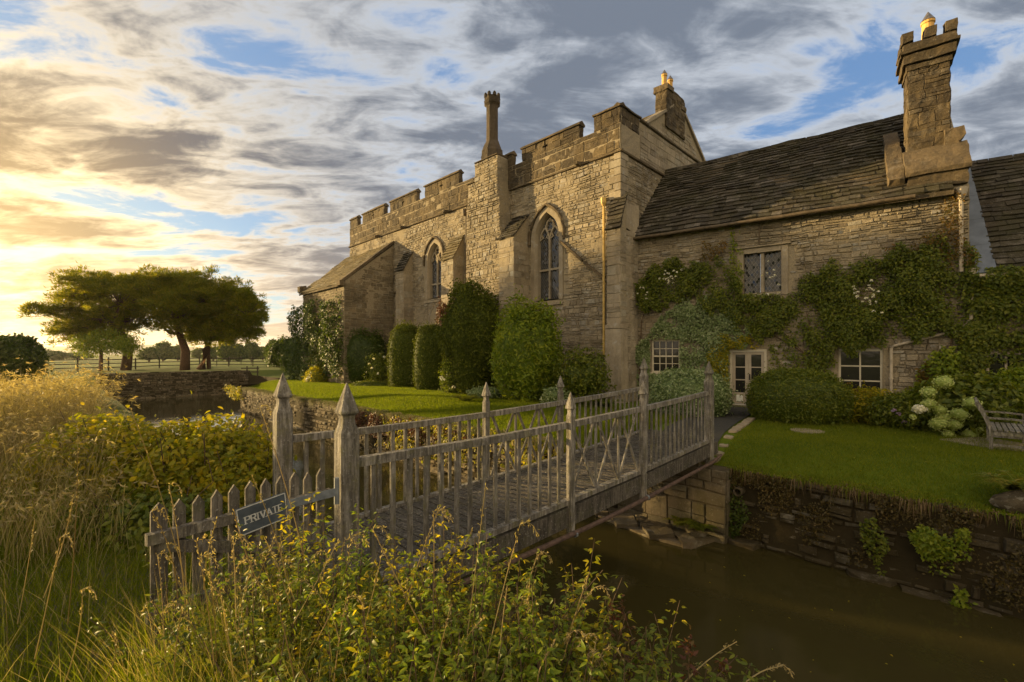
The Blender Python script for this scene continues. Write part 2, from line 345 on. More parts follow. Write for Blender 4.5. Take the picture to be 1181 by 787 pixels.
def slates(mb,o,va,vu,course=.24,w=.36,th=.03,inside=None,seed=0,taper=1.0):
    """stone slates on a sloping plane: o corner at eaves, va along, vu up the slope"""
    rd=random.Random(seed); L=va.length; H=vu.length; a=va.normalized(); u=vu.normalized(); n=a.cross(u); 
    if n.z<0: n=-n
    y=0; k=0
    while y<H-.02:
        c=course*(1-.35*y/H); x=-rd.uniform(0,w); 
        while x<L:
            l=w*rd.uniform(.55,1.45); x0=max(x,0); x1=min(x+l,L)
            if x1-x0>.05 and (inside is None or inside((x0+x1)/2,y+c/2)):
                g=rd.uniform(.003,.010); t=th*rd.uniform(.6,1.5); sag=rd.uniform(-.025,.015)
                yy=y+sag; lo=rd.uniform(.0,.012)
                P=[o+a*(x0+g)+u*yy-n*.01,o+a*(x1-g)+u*yy-n*.01,o+a*(x1-g)+u*(y+c*1.25)-n*.02,o+a*(x0+g)+u*(y+c*1.25)-n*.02,
                   o+a*(x0+g)+u*yy+n*(t+.012+lo),o+a*(x1-g)+u*yy+n*(t+.012+lo*rd.uniform(.2,1)),o+a*(x1-g)+u*(y+c*1.25)+n*.006,o+a*(x0+g)+u*(y+c*1.25)+n*.006]
                mb.hexa(P,rd.random(),False)
            x+=l
        y+=c; k+=1
# ---------------------------------------------------------------- vegetation building
def unit(a): return a/np.maximum(np.linalg.norm(a,axis=1,keepdims=True),1e-9)
def leaf_arrays(P,N,L,W=.5,droop=0.0,axis=None,fold=.12):
    """one folded rhombic leaf per point"""
    n=len(P); N=unit(N); r=rng.normal(size=(n,3)) if axis is None else axis+rng.normal(size=(n,3))*.35
    r[:,2]-=droop; A=unit(r-N*np.sum(r*N,1,keepdims=True)); B=np.cross(N,A); L=np.broadcast_to(L,(n,)).reshape(-1,1)
    mid=P+A*L*.45; tip=P+A*L; v=np.stack([P,mid+B*L*W/2+N*L*fold,tip,mid-B*L*W/2+N*L*fold],1).reshape(-1,3)
    i=np.arange(n)*4; f=np.concatenate([np.stack([i,i+1,i+2],1),np.stack([i,i+2,i+3],1)]); q=rng.random(n); return v,f,np.concatenate([q,q])
def leaves(name,P,N,L,mat,parent=None,W=.5,droop=.3,axis=None,core=None,rn=None,rb=None,origin=None):
    v,f,q=leaf_arrays(P,N,L,W,droop,axis)
    if rn is not None: q=np.clip(np.concatenate([rn,rn])+rng.normal(size=len(q))*.12,0,1)
    if core is not None:
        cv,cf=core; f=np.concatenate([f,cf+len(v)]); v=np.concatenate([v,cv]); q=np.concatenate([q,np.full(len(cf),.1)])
    return link_mesh(name,v,f,q,mat,parent,origin=origin)
def ico(sub=3):
    bm=bmesh.new(); bmesh.ops.create_icosphere(bm,subdivisions=sub,radius=1); v=np.array([x.co[:] for x in bm.verts]); f=np.array([[w.index for w in x.verts] for x in bm.faces]); bm.free(); return v,f
ICO=ico(3); ICO2=ico(2)
def lumpf(D,seed,amt,k=3.0):
    r=np.random.default_rng(seed); f=np.zeros(len(D))
    for i in range(7):
        w=r.normal(size=3)*k*(1+.35*i); f+=np.sin(D@w+r.uniform(0,6.3))/(1+.5*i)
    return 1+amt*f/2.2
def blob(c,rad,n,seed,lump=.14,shell=.25,k=3.0,sup=2.0,half=True,coref=.82,tiltn=.6):
    """points and normals on a lumpy ellipsoid; sup>2 squares it up like a clipped shrub"""
    r=np.random.default_rng(seed); D=unit(r.normal(size=(n,3)))
    if half: D[:,2]=np.where(D[:,2]<-.72,-D[:,2],D[:,2])
    def rr(D): 
        s=(np.abs(D)**sup).sum(1)**(-1/sup); return s*lumpf(D,seed,lump,k)
    c=np.array(c); rad=np.array(rad); q=rr(D)*(1-shell*r.random(n)**1.6)*(1+.05*r.exponential(size=n)*(r.random(n)<.25))
    P=c+D*q[:,None]*rad; N=unit(D/rad)+r.normal(size=(n,3))*tiltn
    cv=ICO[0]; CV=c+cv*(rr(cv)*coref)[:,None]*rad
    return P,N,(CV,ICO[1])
def blades(P,H,lean,width,segs=3,curve=.5,windd=None):
    n=len(P); H=np.broadcast_to(H,(n,)).reshape(-1,1); th=rng.uniform(0,2*np.pi,n); d=np.stack([np.cos(th),np.sin(th),np.zeros(n)],1)
    if windd is not None: d=unit(d*.8+np.array(windd)*1.0)
    sd=np.stack([-d[:,1],d[:,0],np.zeros(n)],1); ph=rng.uniform(0,2*np.pi,n); w3=np.stack([np.cos(ph),np.sin(ph),np.zeros(n)],1); lean=np.broadcast_to(lean,(n,)).reshape(-1,1)*rng.uniform(.3,1.4,(n,1))
    vs=[]
    for i in range(segs+1):
        u=i/segs; c=P+np.array([0,0,1])*H*(u-.18*curve*lean*u*u)+d*H*lean*(u**(1+curve)); wd=width*(1-u)**.7
        if i<segs: vs+= [c-w3*wd/2,c+w3*wd/2]
        else: vs.append(c)
    m=2*segs+1; V=np.stack(vs,1).reshape(-1,3); b=np.arange(n)*m; fs=[]
    for i in range(segs-1):
        a=b+2*i; fs+=[np.stack([a,a+1,a+3],1),np.stack([a,a+3,a+2],1)]
    a=b+2*(segs-1); fs.append(np.stack([a,a+1,a+2],1)); q=rng.random(n)
    return V,np.concatenate(fs),np.concatenate([q]*(2*segs-1)),(V.reshape(n,m,3)[:,-1],d)
def inpoly(x,y,poly):
    c=np.zeros(len(x),bool); n=len(poly)
    for i in range(n):
        x0,y0=poly[i]; x1,y1=poly[(i+1)%n]; m=((y0>y)!=(y1>y))&(x<(x1-x0)*(y-y0)/((y1-y0) or 1e-9)+x0); c^=m
    return c
# ---------------------------------------------------------------- camera, sky, sun
cam=bpy.data.objects.new('camera',bpy.data.cameras.new('camera')); COL.objects.link(cam); scene.camera=cam
cam.location=(0,0,HC); cam.rotation_euler=(R(90),0,0); cam.data.sensor_width=36; cam.data.lens=36*F/1181; cam.data.shift_y=14.5/1181; cam.data.clip_end=9000; cam.data.clip_start=.05
AZ=R(-69); EL=R(7.0)
to_sun=Vector((math.sin(AZ)*math.cos(EL),math.cos(AZ)*math.cos(EL),math.sin(EL)))
sun=bpy.data.objects.new('sun',bpy.data.lights.new('sun','SUN')); COL.objects.link(sun)
sun.rotation_euler=to_sun.to_track_quat('Z','Y').to_euler(); sun.data.energy=5.0; sun.data.angle=R(.6); sun.data.color=(1.0,.70,.31)
w=bpy.data.worlds.new('World'); scene.world=w; w.use_nodes=True; nt=w.node_tree; nn=nt.nodes; nn.clear(); L_=nt.links.new
def wm(op,a,b=0.0,c=None,cl=False):
    m=nn.new('ShaderNodeMath'); m.operation=op; m.use_clamp=cl
    for v,i in ((a,0),(b,1),(c,2)):
        if v is None: continue
        if hasattr(v,'links'): L_(v,m.inputs[i])
        else: m.inputs[i].default_value=v
    return m.outputs[0]
def wmix(f,a,b,mode='MIX'):
    m=nn.new('ShaderNodeMix'); m.data_type='RGBA'; m.blend_type=mode
    for v,i in ((f,0),(a,6),(b,7)):
        if hasattr(v,'links'): L_(v,m.inputs[i])
        elif i==0: m.inputs[0].default_value=v
        else: m.inputs[i].default_value=(*v,1)
    return m.outputs[2]
def wstep(v,a,b,smooth=True):
    m=nn.new('ShaderNodeMapRange'); m.interpolation_type='SMOOTHSTEP' if smooth else 'LINEAR'; L_(v,m.inputs[0]); m.inputs[1].default_value=a; m.inputs[2].default_value=b; return m.outputs[0]
sky=nn.new('ShaderNodeTexSky'); sky.sky_type='NISHITA'; sky.sun_disc=False; sky.sun_elevation=EL; sky.sun_rotation=AZ; sky.air_density=1.0; sky.dust_density=.3; sky.ozone_density=1.6
tc=nn.new('ShaderNodeTexCoord'); D=tc.outputs['Generated']
sp=nn.new('ShaderNodeSeparateXYZ'); L_(D,sp.inputs[0]); dz=wm('MAXIMUM',sp.outputs[2],0.0)
den=wm('ADD',dz,.16); cx=nn.new('ShaderNodeCombineXYZ'); L_(wm('DIVIDE',sp.outputs[0],den),cx.inputs[0]); L_(wm('DIVIDE',sp.outputs[1],den),cx.inputs[1])
def wnoise(scale,detail,rough,sx,sy,rot,off,dist=.0):
    mp=nn.new('ShaderNodeMapping'); mp.vector_type='POINT'; mp.inputs['Location'].default_value=(*off,0); mp.inputs['Rotation'].default_value=(0,0,rot); mp.inputs['Scale'].default_value=(sx,sy,1); L_(cx.outputs[0],mp.inputs['Vector'])
    n=nn.new('ShaderNodeTexNoise'); n.inputs['Scale'].default_value=scale; n.inputs['Detail'].default_value=detail; n.inputs['Roughness'].default_value=rough; n.inputs['Distortion'].default_value=dist; L_(mp.outputs[0],n.inputs['Vector']); return n.outputs['Fac']
# wind-drawn altocumulus: density noise, then a second noise for how thick and dark each bank is
n1=wnoise(1.9,10,.60,.72,1.25,R(-30),(3.1,7.7),.55); n2=wnoise(.55,4,.5,.8,1.3,R(-28),(9.4,2.2),.3); n3=wnoise(5.2,8,.62,.75,1.45,R(-30),(1.3,4.1),.6)
dens=wm('ADD',wm('MULTIPLY',n1,.52),wm('ADD',wm('MULTIPLY',n2,.24),wm('MULTIPLY',n3,.27)))
cov=wstep(dens,.42,.505); thick=wstep(dens,.445,.585)
gd=nn.new('ShaderNodeVectorMath'); gd.operation='DOT_PRODUCT'; L_(D,gd.inputs[0]); ga=R(-52); ge=R(7); gd.inputs[1].default_value=(math.sin(ga)*math.cos(ge),math.cos(ga)*math.cos(ge),math.sin(ge))
dot=wm('MAXIMUM',gd.outputs['Value'],0.0); gw=wm('POWER',dot,5.0); gn=wm('POWER',dot,34.0); gt=wm('POWER',dot,15.0)
thin=wmix(gw,(.35,.375,.41),(.40,.39,.36)); thin=wmix(gt,thin,(1.10,.82,.42))
thk=wmix(gw,(.10,.12,.155),(.068,.068,.078)); thk=wmix(gn,thk,(.42,.28,.12))
cl=wmix(thick,thin,thk)
bk=wstep(wm('MULTIPLY',sp.outputs[1],-1.0),-.10,.75)                     # unseen warm cloud glow added behind the camera to fill the facade
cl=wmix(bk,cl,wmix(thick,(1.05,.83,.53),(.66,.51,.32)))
hz=wm('POWER',wm('SUBTRACT',1.0,dz,cl=True),9.0)                       # the low air between the cloud and the horizon
cl=wmix(wm('MULTIPLY',hz,.75),cl,wmix(gw,(.36,.34,.32),(.92,.62,.30)))
b1=nn.new('ShaderNodeBackground'); L_(sky.outputs[0],b1.inputs[0]); b1.inputs[1].default_value=.05
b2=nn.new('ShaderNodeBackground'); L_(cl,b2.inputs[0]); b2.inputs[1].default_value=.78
blue=nn.new('ShaderNodeBackground'); L_(wmix(1.0,wmix(gw,(.11,.23,.50),(.22,.30,.44)),wmix(gn,(1,1,1),(2.2,1.7,.9)),'MULTIPLY'),blue.inputs[0])
add=nn.new('ShaderNodeAddShader'); L_(b1.outputs[0],add.inputs[0]); L_(blue.outputs[0],add.inputs[1]); blue.inputs[1].default_value=.30
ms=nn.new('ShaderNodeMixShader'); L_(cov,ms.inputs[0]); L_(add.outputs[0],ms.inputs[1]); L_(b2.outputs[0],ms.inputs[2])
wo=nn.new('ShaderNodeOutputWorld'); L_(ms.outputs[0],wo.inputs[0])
vs=scene.view_settings; vs.view_transform='Standard'; vs.look='None'; vs.exposure=1.28; vs.gamma=1.0; scene.display_settings.display_device='sRGB'
try: vs.use_curve_mapping=False
except Exception: pass
scene.cycles.max_bounces=5; scene.cycles.diffuse_bounces=3; scene.cycles.glossy_bounces=3; scene.cycles.transmission_bounces=3; scene.cycles.transparent_max_bounces=4; scene.cycles.use_denoising=True; scene.cycles.caustics_reflective=False; scene.cycles.caustics_refractive=False
# ---------------------------------------------------------------- terrain
WZ=-1.95                                                                # water level
def te(s): s=np.asarray(s,float); return 9.3+np.clip((s+7)/1.0,0,1)*1.0
def sm(x): x=np.clip(x,0,1); return x*x*(3-2*x)
def gz(s,t):
    s=np.asarray(s,float); t=np.asarray(t,float); x=s*S.x+t*T.x; y=s*S.y+t*T.y
    und=.03*np.sin(x*.9+1.3*np.sin(y*.5))+.02*np.sin(y*1.7+x*.6)
    near=.0+.42*np.exp(-(x**2+y**2)/1.6)+.50*np.exp(-(((x+9.5)/3.6)**2+((y-8.8)/3.0)**2))-.45*sm((t-1.0)/1.2)*(s>-3.6)-.25*sm((t-1.0)/1.2)*(s<-6)+und
    e=te(s); far=-.42*(1-sm((t-e)/2.4))*(s>-36.5)+und*.5
    pine=.32+und-1.1*sm((-s-70)/150)
    z=np.where(t>5,far,near); k=sm((-s-40)/8)
    z=np.where(s<-36.5,np.where(t<5,near*(1-k)+pine*k,np.where(s<-51,pine,far-.1)),z)
    return z
def lines(segs):
    o=[]
    for a,b,n in segs: o+=list(np.linspace(a,b,n,endpoint=False))
    return o
gs=lines([(-4000,-800,5),(-800,-200,8),(-200,-75,14),(-75,-51.54,22)])+[-51.54,-51.5]+lines([(-51.2,-36.04,18)])+[-36.04,-36.0]+lines([(-35.6,-7,40),(-7,-6,5),(-6,6,30),(6,40,25),(40,400,10)])+[400,2000,4000]
EA,EB='EA','EB'
tl=lines([(-4000,-500,5),(-500,-60,12),(-60,-8,18),(-8,2.2,36)])+[2.2,2.24]+lines([(2.8,8.8,6)])+[EA,EB]+lines([(10.5,13.5,12)])+[13.98,14.02]+lines([(14.3,20,16),(20,60,20),(60,300,16),(300,1200,6)])+[1200,4000]
ns,ntt=len(gs),len(tl); GV=np.zeros((ns,ntt,3)); 
for i,s_ in enumerate(gs):
    e=float(te(s_))
    for j,t_ in enumerate(tl):
        t=e-.04 if t_==EA else e if t_==EB else t_
        if isinstance(t_,float) and 10.3<t_<10.6: t=max(t_,e+.25)
        moat=(-51.5<=s_ and t>2.21 and t<e-.02 and s_<45) or (-51.5<=s_<=-36.03 and e-.05<=t<14.0)
        z=-2.7 if moat else float(gz(s_,t))
        v=st(s_,t); GV[i,j]=(v.x,v.y,z)
buckets={'ground':[], 'lawn':[], 'field':[], 'moat_bed':[]}
for i in range(ns-1):
    for j in range(ntt-1):
        q=[(i,j),(i+1,j),(i+1,j+1),(i,j+1)]; zz=[GV[a][b][2] for a,b in q]; c=sum(GV[a][b] for a,b in q)/4; cs,ct=to_st(c[0],c[1])
        key='moat_bed' if min(zz)<-2.5 else 'lawn' if (-36<cs<40 and 9<ct<40) else 'ground' if (math.hypot(c[0],c[1])<34 and ct<9) else 'field'
        buckets[key].append([a*ntt+b for a,b in q])
for k,fl in buckets.items():
    f=np.array(fl); used,inv=np.unique(f,return_inverse=True); V=GV.reshape(-1,3)[used]
    o=link_mesh(k,V,inv.reshape(f.shape),rng.random(len(f)),M[{'ground':'ground','lawn':'lawn','field':'field','moat_bed':'bed'}[k]],None,smooth=(k!='moat_bed'),origin=(0,0,0)); tag(o,kind='structure')
wb=MB(); wb.face([st(-51.6,2.0,WZ),st(46,2.0,WZ),st(46,15,WZ),st(-51.6,15,WZ)]); tag(wb.build('moat_water',M['water'],origin=(0,0,0)),kind='structure')
# blue hills on the horizon
hb=MB(); N_=90
rows=[]
for j,(d,) in enumerate([(1700,),(2300,),(3000,),(3700,)]):
    row=[]
    for i in range(N_):
        a=R(-75+120*i/(N_-1)); hgt=[-2,14,30,26][j]*(1+.45*math.sin(a*9+j)+.25*math.sin(a*23+2*j)); row.append(Vector((math.sin(a)*d,math.cos(a)*d,max(hgt,-2))))
    rows.append(row)
for j in range(3):
    for i in range(N_-1): hb.face([rows[j][i],rows[j][i+1],rows[j+1][i+1],rows[j+1][i]])
tag(hb.build('hills',M['hill'],smooth=True,origin=(0,2000,0)),kind='structure')
# paths
def sheet(name,poly,mat,dz=.012,sub=8):
    """a thin sheet following the ground; poly = four st corners"""
    b=MB(); P=[np.array(p) for p in poly]
    g=[[None]*(sub+1) for _ in range(sub+1)]
    for i in range(sub+1):
        for j in range(sub+1):
            u,v=i/sub,j/sub; q=P[0]*(1-u)*(1-v)+P[1]*u*(1-v)+P[2]*u*v+P[3]*(1-u)*v; w_=st(q[0],q[1]); w_.z=float(gz(q[0],q[1]))+dz+.012*math.sin(i*5.1+j*3.3)*(0<i<sub and 0<j<sub); g[i][j]=w_
    for i in range(sub):
        for j in range(sub): b.face([g[i][j],g[i+1][j],g[i+1][j+1],g[i][j+1]])
    return tag(b.build(name,mat,origin=tuple(g[0][0])),kind='structure')
sheet('gravel_path',[(-7.2,-3.2),(-3.9,-3.2),(-4.05,2.15),(-5.7,2.15)],M['gravel'],.03,14)

hm=bpy.data.materials.new('haze_air'); hm.use_nodes=True; hn=hm.node_tree.nodes; hn.clear(); ho=hn.new('ShaderNodeOutputMaterial'); hv_=hn.new('ShaderNodeVolumePrincipled'); hv_.inputs['Color'].default_value=(.93,.90,.85,1); hv_.inputs['Density'].default_value=.00013; hv_.inputs['Anisotropy'].default_value=.6; hm.node_tree.links.new(hv_.outputs[0],ho.inputs['Volume'])
hb=MB(); hb.hexa([(-5700,-5700,-6),(5700,-5700,-6),(5700,5700,-6),(-5700,5700,-6),(-5700,-5700,75),(5700,-5700,75),(5700,5700,75),(-5700,5700,75)]); hz_o=hb.build('haze',hm,origin=(0,0,0)); tag(hz_o,kind='stuff')
# ---------------------------------------------------------------- buildings
_mb_init=MB.__init__
def _init(s): _mb_init(s); s.marks=[(0,0)]
MB.__init__=_init
MB.mark=lambda s,i: s.marks.append((len(s.f),i))
_mb_build=MB.build
def _build(s,name,mat,parent=None,smooth=False,uvfr=None,origin=None):
    mats=mat if isinstance(mat,(list,tuple)) else [mat]
    o=_mb_build(s,name,mats[0],parent,smooth,uvfr,origin)
    if o and len(mats)>1:
        for m in mats[1:]: o.data.materials.append(m)
        mi=np.zeros(len(s.f),dtype=np.int32)
        for k,(st_,i) in enumerate(s.marks): mi[st_:]=i
        o.data.polygons.foreach_set('material_index',mi)
    return o
MB.build=_build
F0=Fr(st(0,17.08),S,-T); G0=Fr(st(-10.38,0),T,S); WF=Fr((5.35,20.15),(.8156,-.5786,0),(-.5786,-.8156,0))
def arch_pts(a0,a1,z0,zs,rise,n=9,off=0.0):
    """outline up the left jamb, round the pointed head and down the right jamb"""
    h=(a1-a0)/2; mid=(a0+a1)/2; Rr=(h*h+rise*rise)/(2*h); L=[(a0-off,z0)]
    cx0=a0+Rr; th1=math.atan2(rise,mid-cx0)
    top=[]
    for i in range(n+1):
        th=math.pi+(th1-math.pi)*i/n; top.append((cx0+(Rr+off)*math.cos(th),zs+(Rr+off)*math.sin(th)))
    # outer arcs meet over the middle
    top=[p for p in top if p[0]<=mid]; zt=zs+math.sqrt(max((Rr+off)**2-(mid-cx0)**2,0)); top.append((mid,zt))
    return L+top+[(2*mid-x,z) for x,z in reversed(top[:-1])]+[(a1+off,z0)]
def gothic(parent,fr,a0,a1,z0,zs,rise,label=None,tr=None):
    inn=arch_pts(a0,a1,z0,zs,rise); out=arch_pts(a0,a1,z0-.0,zs,rise,off=.24); b=MB(); n=len(inn)
    back=arch_pts(a0+.13,a1-.13,z0+.10,zs,rise*.90)
    m=min(len(inn),len(out),len(back))
    def rs(P,k):  # resample by arc length so the three outlines pair up
        d=[0]
        for i in range(1,len(P)): d.append(d[-1]+math.hypot(P[i][0]-P[i-1][0],P[i][1]-P[i-1][1]))
        o=[]
        half=len(P)//2
        return P
    for i in range(m-1):
        b.face([fr.p(out[i][0],.035,out[i][1]),fr.p(inn[i][0],.035,inn[i][1]),fr.p(inn[i+1][0],.035,inn[i+1][1]),fr.p(out[i+1][0],.035,out[i+1][1])],.3+.4*(i%2))
        mid=[((inn[k][0]*.45+back[k][0]*.55),(inn[k][1]*.45+back[k][1]*.55)) for k in (i,i+1)]
        b.face([fr.p(inn[i][0],.035,inn[i][1]),fr.p(mid[0][0],-.12,mid[0][1]),fr.p(mid[1][0],-.12,mid[1][1]),fr.p(inn[i+1][0],.035,inn[i+1][1])],.5)
        b.face([fr.p(mid[0][0],-.12,mid[0][1]),fr.p(back[i][0],-.34,back[i][1]),fr.p(back[i+1][0],-.34,back[i+1][1]),fr.p(mid[1][0],-.12,mid[1][1])],.2)
        b.face([fr.p(out[i][0],-.02,out[i][1]),fr.p(out[i][0],.035,out[i][1]),fr.p(out[i+1][0],.035,out[i+1][1]),fr.p(out[i+1][0],-.02,out[i+1][1])],.5)
    # sloping sill
    b.prism(Fr(fr.p(a0-.24,0,0),fr.b,-fr.a),[(-.34,z0-.02),(.10,z0-.14),(.10,z0-.24),(-.34,z0-.24)],-(a1-a0+.48),0.0,.6)
    win=b.build('window',M['dress'],parent,uvfr=fr)
    if label: win['label']=label
    h=MB(); hp=[p for p in arch_pts(a0,a1,z0,zs,rise,off=.33) if p[1]>=zs-.2]; hp=[(hp[0][0],zs-.25)]+hp+[(hp[-1][0],zs-.25)]
    h.tube([fr.p(x,.07,z) for x,z in hp],.075,6); h.build('hood_mould',M['brown'],win)
    t=MB(); mid=(a0+a1)/2; ia,ib=a0+.13,a1-.13; zi=z0+.1; tz=tr or z0+(zs-z0)*.45
    V=lambda x,z:fr.p(x,-.26,z)
    t.beam([V(mid,zi),V(mid,zs+.1)],.11,.12,up=fr.b); t.beam([V(ia,tz),V(ib,tz)],.10,.10,up=fr.b)
    hw=(ib-ia)/2
    for c0,c1 in ((ia,mid),(mid,ib)):
        P=[p for p in arch_pts(c0+.03,c1-.03,zs-.05,zs-.05,(c1-c0)*.95,6)]
        t.beam([V(*p) for p in P],.08,.10,up=fr.b)
        cz=zs+.02                                            # cusps of the trefoil heads
        for sx in (-1,1): t.beam([V((c0+c1)/2+sx*hw*.42,cz-.02),V((c0+c1)/2+sx*hw*.18,cz+.05),V((c0+c1)/2+sx*hw*.30,cz+.22)],.06,.07,up=fr.b)
    r0=hw*.36; cz=zs+rise*.52
    for k in range(4):
        an=math.pi/4+k*math.pi/2; cx=mid+math.cos(an)*r0*.55; c2=cz+math.sin(an)*r0*.7
        t.beam([V(cx+r0*.5*math.cos(a),c2+r0*.62*math.sin(a)) for a in [an-2+4*j/8 for j in range(9)]],.05,.07,up=fr.b)
    t.beam([V(mid-r0*.2,zs+.1),V(mid-r0*1.2,cz),V(mid,cz+r0*1.55)],.06,.08,up=fr.b); t.beam([V(mid+r0*.2,zs+.1),V(mid+r0*1.2,cz),V(mid,cz+r0*1.55)],.06,.08,up=fr.b)
    t.build('tracery',M['dress'],win)
    g=MB(); g.face([fr.p(x,-.30,z) for x,z in back]); g.build('glass',M['leaded'],win,uvfr=fr)
    return win,out
def rect_holes_from(out): return (min(p[0] for p in out),max(p[0] for p in out),out[0][1],max(p[1] for p in out),.5)
def spandrel(mb,fr,out):
    a0,a1,z0,z1,_=rect_holes_from(out); mid=(a0+a1)/2
    for i in range(len(out)-1):
        p,q=out[i],out[i+1]; e=a0 if (p[0]+q[0])/2<mid else a1
        mb.face([fr.p(e,0,p[1]),fr.p(*([p[0],0,p[1]])),fr.p(q[0],0,q[1]),fr.p(e,0,q[1])])
def excl(fr_holes,polys):
    def f(a,z):
        for h in fr_holes:
            if h[0]-.02<a<h[1]+.02 and h[2]-.26<z<h[3]+.0: return False
        for P in polys:
            c=False
            for i in range(len(P)):
                x0,y0=P[i]; x1,y1=P[(i+1)%len(P)]
                if (y0>z)!=(y1>z) and a<(x1-x0)*(z-y0)/((y1-y0) or 1e-9)+x0: c=not c
            if c: return False
        return True
    return f
def buttress(parent,fr,a0,a1,proj,ztop,zwall,seed,mats,plinth=None,name='buttress'):
    b=MB(); SF=Fr(fr.p(a0,0,0),fr.b,-fr.a)          # its a axis runs outward; extrude along -a.. = +along wall
    poly=[(0,-.3),(proj,-.3),(proj,ztop),(0,zwall)]
    b.prism(SF,poly,0,-(a1-a0),.5)
    b.mark(1)
    stones(b,Fr(fr.p(0,proj,0),fr.a,fr.b),a0,a1,-.1,ztop,.26,.5,.028,seed=seed,gap=.010)
    sideR=Fr(fr.p(a1,0,0),fr.b,fr.a); sideL=Fr(fr.p(a0,0,0),fr.b,-fr.a)
    ins=lambda a,z: z<zwall+(ztop-zwall)*a/proj-.02
    for sf in (sideR,sideL): stones(b,sf,0,proj,-.1,zwall,.30,.5,.018,inside=ins,seed=seed+1,gap=.006)
    b.mark(2)
    o=fr.p(a0-.05,proj+.07,ztop-.03); slates(b,o,fr.a*(a1-a0+.1),fr.p(a0-.05,0,zwall+.05)-o,.24,.5,.06,seed=seed)
    if plinth:
        b.mark(1); b.box(fr,a0-.08,a1+.08,0,proj+.08,plinth-.12,plinth+.1,.3,.03); b.box(fr,a0-.06,a1+.06,0,proj+.06,-.3,plinth-.12,.6)
    return b.build(name,mats,parent)
# ---- the great hall
hall=thing('great_hall',st(-22,17.2,0),'tall crenellated stone hall with pointed traceried windows and slim octagonal chimney','hall')
w1,o1=gothic(hall,F0,-15.30,-13.75,4.65,7.75,1.25,tr=6.2); w2,o2=gothic(hall,F0,-24.62,-23.10,5.55,8.0,1.1,tr=6.5)
wall=MB(); H=[rect_holes_from(o1),rect_holes_from(o2)]
holes_wall(wall,F0,-35.5,-10.38,-.4,10.7,H); spandrel(wall,F0,o1); spandrel(wall,F0,o2)
wall.face([G0.p(17.08,0,-.4),G0.p(27,0,-.4),G0.p(27,0,12.6),G0.p(17.08,0,10.7)][0:4]); wall.face([G0.p(17.08,0,10.7),G0.p(27,0,12.6),G0.p(17.08,0,12.6)])
LF=Fr(st(-35.5,0),T,-S); wall.face([LF.p(17.08,0,-.4),LF.p(27,0,-.4),LF.p(27,0,12.2),LF.p(17.08,0,12.2)])
BF=Fr(st(0,27),S,T); wall.face([BF.p(-35.5,0,-.4),BF.p(-10.38,0,-.4),BF.p(-10.38,0,12.2),BF.p(-35.5,0,12.2)])
wall.mark(1)
niche=arch_pts(-24.35,-23.35,3.4,4.2,.8)
stones(wall,F0,-35.5,-10.38,-.1,10.66,.145,.27,.045,inside=excl([],[o1,o2,[(a,z-.0) for a,z in niche],[(-15.55,4.4),(-13.5,4.4),(-13.5,4.7),(-15.55,4.7)]]),seed=3)
stones(wall,G0,17.08,26.8,4.5,10.6,.145,.28,.03,seed=5)
wall.mark(2)
stones(wall,G0,18.7,26.6,10.75,12.5,.26,.5,.015,seed=6,gap=.008)
wall.build('wall',[M['mortar'],M['rubble'],M['dress']],hall)
nb=MB(); ob=arch_pts(-24.35,-23.35,3.4,4.2,.8,off=.14)
for i in range(min(len(ob),len(niche))-1):
    nb.face([F0.p(ob[i][0],.05,ob[i][1]),F0.p(niche[i][0],.05,niche[i][1]),F0.p(niche[i+1][0],.05,niche[i+1][1]),F0.p(ob[i+1][0],.05,ob[i+1][1])],.8)
    nb.face([F0.p(niche[i][0],.05,niche[i][1]),F0.p(niche[i][0],.003,niche[i][1]),F0.p(niche[i+1][0],.003,niche[i+1][1]),F0.p(niche[i+1][0],.05,niche[i+1][1])],.3)
nb.mark(1); stones(nb,F0,-24.3,-23.4,3.4,4.9,.2,.2,.02,inside=lambda a,z: not excl([],[niche])(a,z),seed=9,b0=.004)
nb.build('blind_arch',[M['dress'],M['rubble']],hall)
qn=MB()                                                      # quoins on the corner
z=0; k=0
while z<10.6:
    l=.32 if k%2 else .55; qn.box(F0,-10.38-l,-10.36,.0,.055,z+.006,z+.33,random.random(),.008); qn.box(G0,17.05,17.08+(.55 if k%2 else .32),0,.035,z+.006,z+.33,random.random(),.008); z+=.335; k+=1
qn.build('quoins',M['dress'],hall)
sc=MB(); sc.box(F0,-35.6,-19.75,0,.11,10.66,10.80,.3,.03); sc.box(F0,-17.1,-10.26,0,.11,10.64,10.78,.3,.03); sc.box(G0,16.97,26.9,0,.10,10.64,10.78,.3,.03); sc.box(G0,18.65,26.9,0,.09,12.52,12.66,.4,.03)
for a in (-31,-27.5,-22.6,-12.6): sc.box(F0,a,a+.22,.08,.34,10.62,10.84,.2,.05)
sc.build('string_course',M['brown'],hall)
pa=MB(); pa.box(F0,-35.5,-19.7,-.38,.03,10.80,12.2,.5); pa.box(F0,-17.2,-10.40,-.38,.03,10.78,11.95,.5); pa.box(G0,17.12,18.62,-.4,.0,10.78,11.9,.5)
pa.mark(1); stones(pa,F0,-35.5,-19.7,10.81,12.19,.30,.55,.03,b0=.03,seed=21,gap=.011); stones(pa,F0,-17.2,-10.42,10.79,11.94,.30,.55,.03,b0=.03,seed=22,gap=.011)
pa.build('parapet',[M['mortar'],M['ashlar']],hall)
